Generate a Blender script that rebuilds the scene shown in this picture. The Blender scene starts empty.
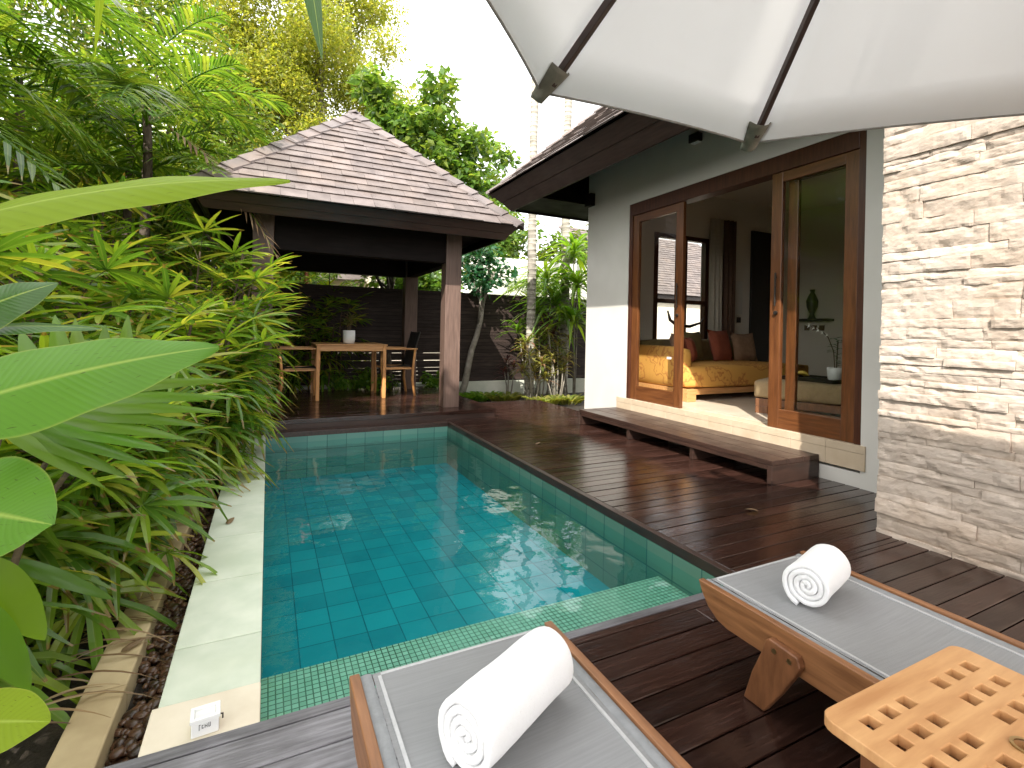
import bpy, bmesh, math, random
from mathutils import Vector, Matrix, noise as mnoise
PI = math.pi
V = Vector
rnd = random.Random(11)
scene = bpy.context.scene
COL = scene.collection

# ------------------------------------------------------------------ camera
H = 1.15
FPX, CYP = 497.7, 330.55
YAW, ROLL = math.radians(26.125), math.radians(1.19)
fwd = V((math.sin(YAW), math.cos(YAW), 0))
r0 = V((math.cos(YAW), -math.sin(YAW), 0)); u0 = V((0, 0, 1))
right = r0*math.cos(ROLL) + u0*math.sin(ROLL)
upv = u0*math.cos(ROLL) - r0*math.sin(ROLL)
camd = bpy.data.cameras.new('camera'); cam = bpy.data.objects.new('camera', camd); COL.objects.link(cam)
M = Matrix((right, upv, -fwd)).transposed().to_4x4(); M.translation = (0, 0, H); cam.matrix_world = M
camd.sensor_width = 36; camd.lens = FPX/1024*36; camd.shift_y = -(384-CYP)/1024
camd.clip_start = .02; camd.clip_end = 1000
scene.camera = cam

def at(px, py, d):            # a point d metres in front of the camera plane (used only to take measurements)
    return V((0, 0, H)) + d*(fwd + right*((px-512)/FPX) + upv*((CYP-py)/FPX))

# ------------------------------------------------------------------ materials
def nodes(name):
    m = bpy.data.materials.new(name); m.use_nodes = True
    nt = m.node_tree; b = nt.nodes['Principled BSDF']
    return m, nt, b
def N(nt, t, **k):
    n = nt.nodes.new(t)
    for a, v in k.items():
        if hasattr(n, a): setattr(n, a, v)
        else: n.inputs[a.replace('_', ' ')].default_value = v
    return n
def L(nt, a, b): nt.links.new(a, b)
def rgba(c): return (c[0], c[1], c[2], 1)
def coords(nt, stretch=(1, 1, 1), kind='Object', rot=(0, 0, 0)):
    tc = N(nt, 'ShaderNodeTexCoord'); mp = N(nt, 'ShaderNodeMapping')
    mp.inputs['Scale'].default_value = stretch; mp.inputs['Rotation'].default_value = rot
    L(nt, tc.outputs[kind], mp.inputs['Vector']); return mp.outputs[0]
def mixc(nt, fac, a, b, mode='MIX'):
    n = N(nt, 'ShaderNodeMix', data_type='RGBA', blend_type=mode)
    for s, v in ((0, fac), (6, a), (7, b)):
        if hasattr(v, 'is_output'): L(nt, v, n.inputs[s])
        elif s == 0: n.inputs[0].default_value = v
        else: n.inputs[s].default_value = rgba(v)
    return n.outputs[2]
def ramp(nt, fac, stops):
    r = N(nt, 'ShaderNodeValToRGB'); e = r.color_ramp.elements
    while len(e) < len(stops): e.new(.5)
    for q, (p, c) in zip(e, stops):
        q.position = p; q.color = rgba(c) if hasattr(c, '__len__') else (c, c, c, 1)
    L(nt, fac, r.inputs[0]); return r.outputs[0]
def math_(nt, op, a, b=0.):
    n = N(nt, 'ShaderNodeMath', operation=op)
    for i, v in enumerate((a, b)):
        if hasattr(v, 'is_output'): L(nt, v, n.inputs[i])
        else: n.inputs[i].default_value = v
    return n.outputs[0]
def noise_(nt, vec, scale, detail=5, rough=.55):
    n = N(nt, 'ShaderNodeTexNoise'); n.inputs['Scale'].default_value = scale
    n.inputs['Detail'].default_value = detail; n.inputs['Roughness'].default_value = rough
    L(nt, vec, n.inputs['Vector']); return n.outputs[0]
def island(nt): return N(nt, 'ShaderNodeNewGeometry').outputs['Random Per Island']
def bumpn(nt, h, b, strength=.3, dist=.01):
    n = N(nt, 'ShaderNodeBump'); n.inputs['Strength'].default_value = strength; n.inputs['Distance'].default_value = dist
    L(nt, h, n.inputs['Height']); L(nt, n.outputs[0], b.inputs['Normal']); return n

def surf(name, c1, c2=None, scale=6, stretch=(1, 1, 1), rough=(.5, .5), isl=0., bump=0., bscale=None, spec=.5, detail=6, coat=0, metal=0, bdist=.01, rot=(0,0,0), stain=None):
    m, nt, b = nodes(name)
    v = coords(nt, stretch, rot=rot)
    n = noise_(nt, v, scale, detail)
    c = ramp(nt, n, [(.3, c1), (.7, c2 or c1)])
    if stain:
        s = ramp(nt, noise_(nt, coords(nt), stain[1], 4), [(.45, 0.), (.7, 1.)])
        c = mixc(nt, math_(nt, 'MULTIPLY', s, stain[2]), c, stain[0])
    if isl:
        k = math_(nt, 'MULTIPLY_ADD', island(nt), isl); k.node.inputs[2].default_value = 1-isl/2
        h = N(nt, 'ShaderNodeHueSaturation'); L(nt, c, h.inputs['Color']); L(nt, k, h.inputs['Value']); c = h.outputs[0]
    L(nt, c, b.inputs['Base Color'])
    if rough[0] != rough[1]:
        L(nt, ramp(nt, noise_(nt, coords(nt), 5, 4), [(.3, rough[0]), (.7, rough[1])]), b.inputs['Roughness'])
    else: b.inputs['Roughness'].default_value = rough[0]
    b.inputs['Specular IOR Level'].default_value = spec
    b.inputs['Metallic'].default_value = metal
    b.inputs['Coat Weight'].default_value = coat; b.inputs['Coat Roughness'].default_value = .12
    if bump: bumpn(nt, noise_(nt, v, bscale or scale*2, 6), b, bump, bdist)
    return m

def leaf_mat(name, cols, transl=.4, rough=.35, var=.5, veins=0, tip=None, spec=.5):
    m, nt, b = nodes(name)
    r = island(nt)
    c = ramp(nt, r, [(i/(len(cols)-1), q) for i, q in enumerate(cols)])
    w = N(nt, 'ShaderNodeTexWhiteNoise', noise_dimensions='1D'); L(nt, r, w.inputs['W'])
    h = N(nt, 'ShaderNodeHueSaturation'); L(nt, c, h.inputs['Color'])
    k = math_(nt, 'MULTIPLY_ADD', w.outputs[0], var); k.node.inputs[2].default_value = 1-var/2
    L(nt, k, h.inputs['Value']); c = h.outputs[0]
    if tip:
        tc = N(nt, 'ShaderNodeTexCoord'); sp = N(nt, 'ShaderNodeSeparateXYZ'); L(nt, tc.outputs['UV'], sp.inputs[0])
        ed = math_(nt, 'ADD', sp.outputs[0], math_(nt, 'MULTIPLY', w.outputs[0], .16))
        c = mixc(nt, ramp(nt, ed, [(.97, 0.), (1.06, .9)]), c, tip)
        gl = math_(nt, 'ABSOLUTE', math_(nt, 'SUBTRACT', sp.outputs[1], .5))
        c = mixc(nt, ramp(nt, gl, [(0., .35), (.12, 0.)]), c, (.30, .38, .10))
    if veins:
        tc = N(nt, 'ShaderNodeTexCoord'); sp = N(nt, 'ShaderNodeSeparateXYZ'); L(nt, tc.outputs['UV'], sp.inputs[0])
        ab = math_(nt, 'ABSOLUTE', math_(nt, 'SUBTRACT', sp.outputs[1], .5))
        mid = ramp(nt, ab, [(.0, 1.), (.035, 0.)])
        ph = math_(nt, 'ADD', math_(nt, 'MULTIPLY', sp.outputs[0], veins), math_(nt, 'MULTIPLY', ab, -veins*.28))
        wv = math_(nt, 'SINE', ph)
        rib = ramp(nt, wv, [(0, 0.), (1, 1.)])
        c = mixc(nt, math_(nt, 'MULTIPLY', rib, .07), c, (.03, .08, .01))
        c = mixc(nt, math_(nt, 'MULTIPLY', mid, .65), c, (.42, .52, .12))
        edge = ramp(nt, ab, [(.475, 0.), (.5, 1.)])
        c = mixc(nt, math_(nt, 'MULTIPLY', edge, .45), c, (.40, .42, .10))
        sp2 = ramp(nt, noise_(nt, coords(nt, (.55, 1.6, 1), 'UV'), 22, 3), [(.655, 0.), (.70, 1.)])
        c = mixc(nt, math_(nt, 'MULTIPLY', sp2, .6), c, (.05, .045, .01))
        bumpn(nt, wv, b, .12, .003)
    L(nt, c, b.inputs['Base Color']); b.inputs['Roughness'].default_value = rough
    b.inputs['Specular IOR Level'].default_value = spec
    t = N(nt, 'ShaderNodeBsdfTranslucent')
    g = N(nt, 'ShaderNodeMix', data_type='RGBA', blend_type='MULTIPLY'); g.inputs[0].default_value = 1
    L(nt, c, g.inputs[6]); g.inputs[7].default_value = (2.1, 2.0, .75, 1)
    L(nt, g.outputs[2], t.inputs['Color'])
    ms = N(nt, 'ShaderNodeMixShader'); ms.inputs[0].default_value = transl
    L(nt, b.outputs[0], ms.inputs[1]); L(nt, t.outputs[0], ms.inputs[2])
    L(nt, ms.outputs[0], nt.nodes['Material Output'].inputs['Surface'])
    return m

MT = {}
# wet dark decking: boards run along X
def deck_material():
    m, nt, b = nodes('deck_wood')
    v = coords(nt, (1, 14, 14)); n = noise_(nt, v, 5, 7, .6)
    c = ramp(nt, n, [(.25, (.014, .0062, .0046)), (.55, (.032, .0145, .0105)), (.8, (.056, .029, .0225))])
    k = math_(nt, 'MULTIPLY_ADD', island(nt), .7); k.node.inputs[2].default_value = .65
    h = N(nt, 'ShaderNodeHueSaturation'); L(nt, c, h.inputs['Color']); L(nt, k, h.inputs['Value']); c = h.outputs[0]
    # silvery worn patches
    w = ramp(nt, noise_(nt, coords(nt, (1, 5, 1)), 1.7, 8, .7), [(.56, 0.), (.75, 1.)])
    c = mixc(nt, math_(nt, 'MULTIPLY', w, .28), c, (.10, .085, .085))
    sp = ramp(nt, noise_(nt, coords(nt), 60, 3), [(.74, 0.), (.78, 1.)])
    c = mixc(nt, math_(nt, 'MULTIPLY', sp, .35), c, (.2, .18, .16))
    L(nt, c, b.inputs['Base Color'])
    L(nt, ramp(nt, noise_(nt, coords(nt, (1, 4, 1)), 2.2, 5), [(.35, .08), (.7, .24)]), b.inputs['Roughness'])
    b.inputs['Specular IOR Level'].default_value = .55
    bumpn(nt, noise_(nt, v, 9, 6), b, .3, .003)
    return m
MT['deck'] = deck_material()
def grey_deck():
    return surf('grey_deck_wood', (.095, .09, .099), (.225, .22, .24), 5, (1, 14, 14), (.38, .6), isl=.45, bump=.45, bdist=.004, stain=((.03, .026, .026), 2.5, .6))  # paler, greyer and rougher than the brown decking
MT['deck_grey'] = grey_deck()
MT['dark_wood'] = surf('dark_stained_wood', (.028, .014, .009), (.062, .03, .02), 5, (9, 9, 1), (.35, .5), bump=.2, bdist=.003)
MT['dark_wood_x'] = surf('dark_stained_wood_across', (.022, .012, .009), (.05, .026, .019), 5, (1, 9, 9), (.35, .5), bump=.2, bdist=.003, isl=.3)
MT['dark_wood_y'] = surf('dark_stained_wood_along', (.022, .012, .009), (.05, .026, .019), 5, (9, 1, 9), (.28, .45), bump=.2, bdist=.003, isl=.3)
MT['fascia'] = surf('dark_fascia_board', (.026, .015, .0115), (.050, .030, .0235), 5, (9, 1, 9), (.5, .65), bump=.2, bdist=.003, spec=.3)
MT['post'] = surf('gazebo_post_wood', (.095, .058, .044), (.165, .105, .083), 4, (14, 14, 1), (.45, .6), bump=.3, bdist=.003)
MT['door_wood'] = surf('door_hardwood', (.080, .027, .009), (.165, .060, .019), 4, (10, 10, 1), (.3, .42), bump=.15, bdist=.002, coat=.2)
MT['door_wood_y'] = surf('door_hardwood_rail', (.080, .027, .009), (.165, .060, .019), 4, (10, 1, 10), (.3, .42), bump=.15, bdist=.002, coat=.2)
MT['frame_dark'] = surf('door_frame_wood', (.045, .014, .007), (.085, .028, .013), 4, (10, 10, 1), (.35, .45), bump=.15, bdist=.002)
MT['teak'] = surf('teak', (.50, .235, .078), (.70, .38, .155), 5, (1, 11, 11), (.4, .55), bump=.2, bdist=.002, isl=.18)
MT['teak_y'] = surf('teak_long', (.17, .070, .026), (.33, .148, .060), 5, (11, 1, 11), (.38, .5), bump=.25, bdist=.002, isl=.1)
MT['teak_top'] = surf('teak_tabletop', (.47, .225, .085), (.68, .385, .17), 3.5, (1.2, 9, 3), (.42, .55), bump=.15, bdist=.0015)
MT['teak_z'] = surf('teak_upright', (.48, .21, .062), (.68, .34, .125), 5, (11, 11, 1), (.4, .5), bump=.2, bdist=.002)
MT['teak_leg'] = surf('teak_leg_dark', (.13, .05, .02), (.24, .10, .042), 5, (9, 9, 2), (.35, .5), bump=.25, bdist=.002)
MT['slat'] = surf('fence_slat_wood', (.022, .0145, .0125), (.052, .036, .030), 4, (1, 9, 9), (.55, .7), isl=.5, bump=.2, bdist=.003, spec=.25)
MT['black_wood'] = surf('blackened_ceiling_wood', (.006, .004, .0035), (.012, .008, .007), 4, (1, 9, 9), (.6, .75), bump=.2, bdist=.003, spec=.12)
MT['white_wall'] = surf('painted_plaster', (.59, .57, .525), (.64, .62, .575), 1.5, rough=(.75, .85), bump=.12, bscale=45, bdist=.003, spec=.25, stain=((.42, .41, .36), 1.1, .35))
MT['inner_wall'] = surf('room_plaster', (.62, .57, .49), (.66, .61, .53), 1.5, rough=(.8, .8), spec=.2)
MT['cream_wall'] = surf('garden_wall_plaster', (.58, .58, .50), (.70, .69, .60), 1.2, rough=(.85, .85), bump=.15, bscale=25, stain=((.36, .40, .32), 1.4, .6), spec=.2)
MT['pale_house'] = surf('neighbour_plaster', (.72, .64, .52), (.8, .73, .6), 1.2, rough=(.85, .85), spec=.2)
MT['sill_tile'] = surf('sill_sandstone', (.46, .36, .25), (.54, .44, .32), 8, rough=(.5, .65), bump=.1, bscale=50, bdist=.002, isl=.1)
MT['floor_tile'] = surf('room_floor_tile', (.50, .42, .32), (.58, .50, .40), 4, rough=(.3, .4), isl=.06)
MT['tile_roof'] = surf('clay_shingle', (.095, .076, .072), (.155, .128, .121), 7, rough=(.5, .65), isl=.35, bump=.2, bscale=30, bdist=.004, stain=((.21, .155, .12), 2.2, .3))
MT['hip_tile'] = surf('hip_cap_tile', (.105, .088, .087), (.15, .127, .122), 6, rough=(.5, .6), isl=.28, bump=.15, bscale=30, bdist=.004, stain=((.28, .19, .14), 1.8, .3))
MT['soil'] = surf('soil', (.012, .008, .005), (.035, .024, .014), 9, rough=(.9, .9), bump=.8, bscale=25, bdist=.03)
MT['kerb'] = surf('sandstone_kerb', (.40, .30, .16), (.55, .44, .26), 5, rough=(.7, .85), bump=.25, bscale=40, bdist=.004, stain=((.25, .18, .09), 3, .6))
MT['pebble'] = surf('river_pebble', (.035, .016, .009), (.085, .040, .020), 14, rough=(.22, .4), isl=1.1)
MT['coping'] = surf('green_sandstone', (.50, .56, .45), (.62, .66, .55), 7, rough=(.55, .7), bump=.15, bscale=60, bdist=.003, isl=.10, stain=((.44, .50, .37), 2.4, .5))
MT['coping_sand'] = surf('sand_coloured_stone', (.60, .52, .40), (.70, .63, .51), 7, rough=(.6, .75), bump=.15, bscale=60, bdist=.003)
MT['stone'] = surf('split_face_stone', (.40, .33, .27), (.50, .425, .36), 9, (1, 1, 1.6), (.7, .85), isl=.20, bump=.6, bscale=26, bdist=.008, stain=((.43, .31, .215), 2.6, .4))
MT['fabric'] = None
MT['black_sling'] = surf('black_sling', (.012, .012, .013), (.02, .02, .022), 60, rough=(.55, .65), bump=.2)
MT['charcoal'] = surf('charcoal_cushion', (.05, .045, .045), (.07, .06, .06), 40, rough=(.9, .9))
MT['ceramic'] = surf('white_glaze', (.74, .74, .72), (.8, .8, .78), 3, rough=(.25, .3))
MT['white_plastic'] = surf('white_plastic', (.76, .77, .76), (.8, .8, .79), 20, rough=(.35, .45))
MT['ink'] = surf('dark_print', (.02, .02, .02), rough=(.6, .6))
MT['brass'] = surf('aged_brass', (.36, .26, .12), (.48, .36, .2), 30, rough=(.3, .45), metal=1)
MT['steel'] = surf('dark_metal', (.03, .025, .02), (.05, .045, .04), 30, rough=(.35, .5), metal=.7)
MT['canopy'] = None
MT['canopy_hem'] = surf('canopy_hem', (.30, .29, .27), (.38, .37, .35), 40, rough=(.9, .9))
MT['pocket'] = surf('olive_canvas_pocket', (.17, .165, .13), (.26, .25, .20), 25, rough=(.75, .85), bump=.4, bscale=60)
MT['rib'] = surf('umbrella_rib_wood', (.030, .015, .011), (.055, .028, .02), 5, (4, 4, 4), (.4, .5))
MT['bark'] = surf('bark', (.055, .038, .026), (.12, .09, .065), 10, (3, 3, 1), (.85, .9), bump=.8, bscale=14, bdist=.02)
MT['bark_grey'] = surf('grey_bark', (.16, .14, .11), (.33, .30, .25), 9, rough=(.8, .9), bump=.5, bscale=20, bdist=.01)
def ring_bark():
    m, nt, b = nodes('ringed_palm_bark')
    v = coords(nt); sp = N(nt, 'ShaderNodeSeparateXYZ'); L(nt, v, sp.inputs[0])
    z = math_(nt, 'ADD', sp.outputs[2], math_(nt, 'MULTIPLY', noise_(nt, v, 5, 3), .05))
    f = math_(nt, 'FRACT', math_(nt, 'MULTIPLY', z, 8.3))
    r = ramp(nt, f, [(.0, 1.), (.10, 0.), (.9, 0.), (1., 1.)])
    c = ramp(nt, noise_(nt, v, 7, 6), [(.3, (.20, .185, .15)), (.7, (.42, .39, .33))])
    c = mixc(nt, math_(nt, 'MULTIPLY', r, .65), c, (.07, .055, .04))
    L(nt, c, b.inputs['Base Color']); b.inputs['Roughness'].default_value = .85
    bumpn(nt, noise_(nt, v, 30, 4), b, .4, .006); return m
MT['ring_bark'] = ring_bark()
MT['cane'] = surf('palm_cane', (.06, .042, .022), (.12, .085, .045), 10, (2, 2, 8), (.75, .8), bump=.5, bscale=20)
MT['dead'] = leaf_mat('dry_frond', [(.10, .055, .025), (.20, .13, .07), (.32, .24, .14)], .25, .7)
MT['rhapis'] = leaf_mat('lady_palm_leaf', [(.055, .125, .020), (.095, .195, .026), (.15, .265, .032), (.22, .31, .036), (.36, .35, .06)], .46, .24, tip=(.22, .13, .05))
MT['areca'] = leaf_mat('feather_palm_leaf', [(.030, .08, .012), (.055, .12, .017), (.095, .165, .022), (.16, .20, .036)], .42, .26, tip=(.25, .17, .07))
MT['banana'] = leaf_mat('broad_leaf', [(.125, .285, .030), (.115, .27, .028)], .45, .38, var=.15, veins=210, spec=.3)
MT['broad_dark'] = leaf_mat('broad_dark_leaf', [(.045, .12, .022), (.06, .14, .022)], .35, .33, var=.2, veins=150)
MT['lime'] = leaf_mat('lime_broad_leaf', [(.26, .36, .025), (.24, .34, .027)], .5, .5, var=.1, veins=120, spec=.15)
MT['tree_leaf'] = leaf_mat('round_tree_leaf', [(.06, .125, .028), (.09, .17, .036), (.13, .215, .045), (.21, .26, .06)], .45, .28)
MT['fine_leaf'] = leaf_mat('fine_yellow_green_leaf', [(.16, .20, .04), (.21, .25, .05), (.27, .29, .06), (.34, .32, .08)], .5, .4)
MT['dense_leaf'] = leaf_mat('dense_garden_leaf', [(.04, .09, .014), (.075, .135, .02), (.13, .18, .03), (.20, .22, .04)], .45, .35)
MT['teal_leaf'] = leaf_mat('blue_green_leaf', [(.020, .085, .035), (.03, .11, .05), (.05, .13, .05)], .35, .35)
MT['cordy'] = leaf_mat('variegated_strap_leaf', [(.11, .15, .03), (.22, .22, .06), (.30, .27, .11), (.22, .10, .07)], .4, .4)
MT['purple'] = leaf_mat('purple_strap_leaf', [(.045, .012, .018), (.08, .02, .025), (.10, .04, .03)], .35, .35)
MT['strap'] = leaf_mat('bright_strap_leaf', [(.08, .19, .018), (.13, .24, .022), (.20, .28, .03)], .48, .30)
MT['cover'] = leaf_mat('ground_cover_leaf', [(.07, .18, .016), (.12, .24, .02), (.18, .27, .03)], .45, .35)
MT['cover_yellow'] = leaf_mat('variegated_cover_leaf', [(.13, .18, .03), (.22, .23, .05), (.30, .28, .09)], .4, .4)

def sling():
    m, nt, b = nodes('grey_sling_fabric')
    v = coords(nt)
    n = noise_(nt, coords(nt, (2, 60, 1)), 3, 4); n2 = noise_(nt, v, 3, 5)
    c = ramp(nt, n, [(.2, (.185, .19, .197)), (.8, (.25, .255, .262))])
    c = mixc(nt, math_(nt, 'MULTIPLY', ramp(nt, n2, [(.4, 0.), (.75, 1.)]), .25), c, (.32, .325, .33))
    wv = N(nt, 'ShaderNodeTexWave', bands_direction='X'); wv.inputs['Scale'].default_value = 220; L(nt, v, wv.inputs['Vector'])
    w2 = N(nt, 'ShaderNodeTexWave', bands_direction='Y'); w2.inputs['Scale'].default_value = 220; L(nt, v, w2.inputs['Vector'])
    L(nt, c, b.inputs['Base Color']); b.inputs['Roughness'].default_value = .62; b.inputs['Sheen Weight'].default_value = .15
    bumpn(nt, math_(nt, 'ADD', wv.outputs[1], w2.outputs[1]), b, .25, .001)
    return m
MT['fabric'] = sling()
MT['hem'] = surf('sling_hem', (.42, .425, .435), (.50, .505, .515), 50, rough=(.65, .7), bump=.2)
MT['sling_edge'] = surf('sling_side_sleeve', (.21, .22, .23), (.27, .28, .29), 40, rough=(.6, .7), bump=.2)
def towelling():
    m, nt, b = nodes('white_terry')
    v = coords(nt); n = noise_(nt, v, 260, 3); n2 = noise_(nt, v, 30, 4)
    b.inputs['Base Color'].default_value = (.86, .865, .875, 1); b.inputs['Roughness'].default_value = .95
    b.inputs['Sheen Weight'].default_value = .4; b.inputs['Specular IOR Level'].default_value = .1
    bumpn(nt, math_(nt, 'ADD', n, n2), b, .55, .004)
    return m
MT['towel'] = towelling()
def canopy():
    m, nt, b = nodes('white_canopy_cloth')
    v = coords(nt); n = noise_(nt, v, 2.5, 5)
    c = ramp(nt, n, [(.3, (.74, .74, .74)), (.7, (.79, .79, .79))])
    L(nt, c, b.inputs['Base Color']); b.inputs['Roughness'].default_value = .9; b.inputs['Specular IOR Level'].default_value = .1
    bumpn(nt, noise_(nt, coords(nt), 300, 2), b, .12, .001)
    t = N(nt, 'ShaderNodeBsdfTranslucent'); t.inputs[0].default_value = (.90, .895, .885, 1)
    ms = N(nt, 'ShaderNodeMixShader'); ms.inputs[0].default_value = .60
    L(nt, b.outputs[0], ms.inputs[1]); L(nt, t.outputs[0], ms.inputs[2]); L(nt, ms.outputs[0], nt.nodes['Material Output'].inputs[0])
    return m
MT['canopy'] = canopy()
def glass(name, tint=(.93, .95, .94), ior=1.5, rough=0., bump=None):
    m, nt, b = nodes(name); nt.nodes.remove(b)
    t = N(nt, 'ShaderNodeBsdfTransparent'); t.inputs[0].default_value = rgba(tint)
    g = N(nt, 'ShaderNodeBsdfGlossy'); g.inputs['Roughness'].default_value = rough
    f = N(nt, 'ShaderNodeFresnel'); f.inputs[0].default_value = ior
    ms = N(nt, 'ShaderNodeMixShader'); front = math_(nt, 'SUBTRACT', 1, N(nt, 'ShaderNodeNewGeometry').outputs['Backfacing'])
    L(nt, math_(nt, 'MULTIPLY', f.outputs[0], front), ms.inputs[0]); L(nt, t.outputs[0], ms.inputs[1]); L(nt, g.outputs[0], ms.inputs[2])
    if bump:
        v = coords(nt); h = None
        for sc, am, st in bump:
            q = math_(nt, 'MULTIPLY', noise_(nt, coords(nt, st), sc, 2), am); h = q if h is None else math_(nt, 'ADD', h, q)
        bp = N(nt, 'ShaderNodeBump'); bp.inputs['Strength'].default_value = 1; bp.inputs['Distance'].default_value = 1
        L(nt, h, bp.inputs['Height'])
        for q in (g, f): L(nt, bp.outputs[0], q.inputs['Normal'])
    L(nt, ms.outputs[0], nt.nodes['Material Output'].inputs[0]); return m
MT['glass'] = glass('window_glass', (.96, .965, .955), 1.4)
MT['water'] = glass('pool_water', (.74, .95, .945), 1.42, 0., [(2.6, .009, (1, 1, 1)), (9, .0016, (1, .7, 1)), (26, .0003, (1, 1, 1))])
def tiles(name, c1, c2, c3, size, grout, mortar=.006, off=0., rot=0., axes='XY', rough=.25, bias=0.):
    m, nt, b = nodes(name)
    tc = N(nt, 'ShaderNodeTexCoord'); sp = N(nt, 'ShaderNodeSeparateXYZ'); L(nt, tc.outputs['Object'], sp.inputs[0])
    cb = N(nt, 'ShaderNodeCombineXYZ'); L(nt, sp.outputs['XYZ'.index(axes[0])], cb.inputs[0]); L(nt, sp.outputs['XYZ'.index(axes[1])], cb.inputs[1])
    br = N(nt, 'ShaderNodeTexBrick'); br.offset = off; br.squash = 1
    br.inputs['Scale'].default_value = 1; br.inputs['Brick Width'].default_value = size[0]; br.inputs['Row Height'].default_value = size[1]
    br.inputs['Mortar Size'].default_value = mortar; br.inputs['Mortar Smooth'].default_value = .1; br.inputs['Bias'].default_value = bias
    br.inputs['Color1'].default_value = rgba(c1); br.inputs['Color2'].default_value = rgba(c2); br.inputs['Mortar'].default_value = rgba(grout)
    L(nt, cb.outputs[0], br.inputs['Vector'])
    n = ramp(nt, noise_(nt, cb.outputs[0], 3.5, 6), [(.35, 0.), (.7, 1.)])
    c = mixc(nt, math_(nt, 'MULTIPLY', n, .35), br.outputs[0], c3)
    L(nt, c, b.inputs['Base Color']); b.inputs['Roughness'].default_value = rough
    inv = math_(nt, 'SUBTRACT', 1, br.outputs[1]); bumpn(nt, inv, b, .4, .003)
    return m
MT['pool_floor'] = tiles('pool_floor_tile', (.006, .175, .215), (.010, .265, .305), (.016, .29, .325), (.172, .172), (.004, .10, .125), .0035)
MT['pool_wall_x'] = tiles('pool_wall_tile_across', (.065, .185, .155), (.125, .27, .22), (.11, .25, .22), (.205, .205), (.03, .10, .09), .004, axes='XZ')
MT['pool_wall_y'] = tiles('pool_wall_tile_along', (.060, .155, .115), (.115, .215, .16), (.11, .21, .17), (.205, .205), (.03, .10, .09), .004, axes='YZ')
MT['mosaic'] = tiles('green_mosaic', (.19, .35, .24), (.27, .44, .32), (.31, .47, .35), (.0255, .0255), (.035, .085, .05), .0024)
MT['mosaic_y'] = tiles('green_mosaic_front', (.19, .35, .24), (.27, .44, .32), (.31, .47, .35), (.0255, .0255), (.035, .085, .05), .0024, axes='XZ')
def sofa_cloth():
    m, nt, b = nodes('yellow_patterned_cloth')
    v = coords(nt); n = noise_(nt, v, 3.2, 3)
    band = ramp(nt, n, [(.50, 0.), (.53, 1.), (.56, 0.), (.60, 0.), (.62, 1.), (.65, 0.)])
    c = mixc(nt, math_(nt, 'MULTIPLY', band, .75), (.64, .33, .07), (.36, .10, .025))
    L(nt, c, b.inputs['Base Color']); b.inputs['Roughness'].default_value = .85
    bumpn(nt, noise_(nt, v, 200, 2), b, .2, .002); return m
MT['sofa'] = sofa_cloth()
MT['ottoman'] = surf('beige_upholstery', (.30, .21, .11), (.36, .26, .145), 20, rough=(.85, .9), bump=.2, bscale=150)
MT['cush_red'] = surf('rust_red_cushion', (.27, .065, .035), (.34, .09, .045), 20, rough=(.85, .9))
MT['cush_brown'] = surf('brown_cushion', (.20, .115, .065), (.26, .155, .09), 20, rough=(.85, .9))
MT['cush_olive'] = surf('olive_cushion', (.15, .11, .04), (.20, .15, .06), 20, rough=(.85, .9))
MT['curtain'] = surf('cream_curtain', (.50, .46, .38), (.56, .52, .44), 20, rough=(.85, .9))
MT['curtain_dark'] = surf('brown_curtain', (.10, .055, .035), (.14, .08, .05), 20, rough=(.85, .9))
MT['black_lacquer'] = surf('black_lacquer', (.012, .009, .008), (.02, .015, .012), 5, rough=(.3, .4))
MT['banana_fruit'] = surf('banana_skin', (.55, .38, .05), (.65, .46, .08), 8, rough=(.45, .5))
MT['red_pole'] = surf('red_brown_paint', (.30, .07, .035), (.36, .09, .045), 8, rough=(.5, .6))

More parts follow.
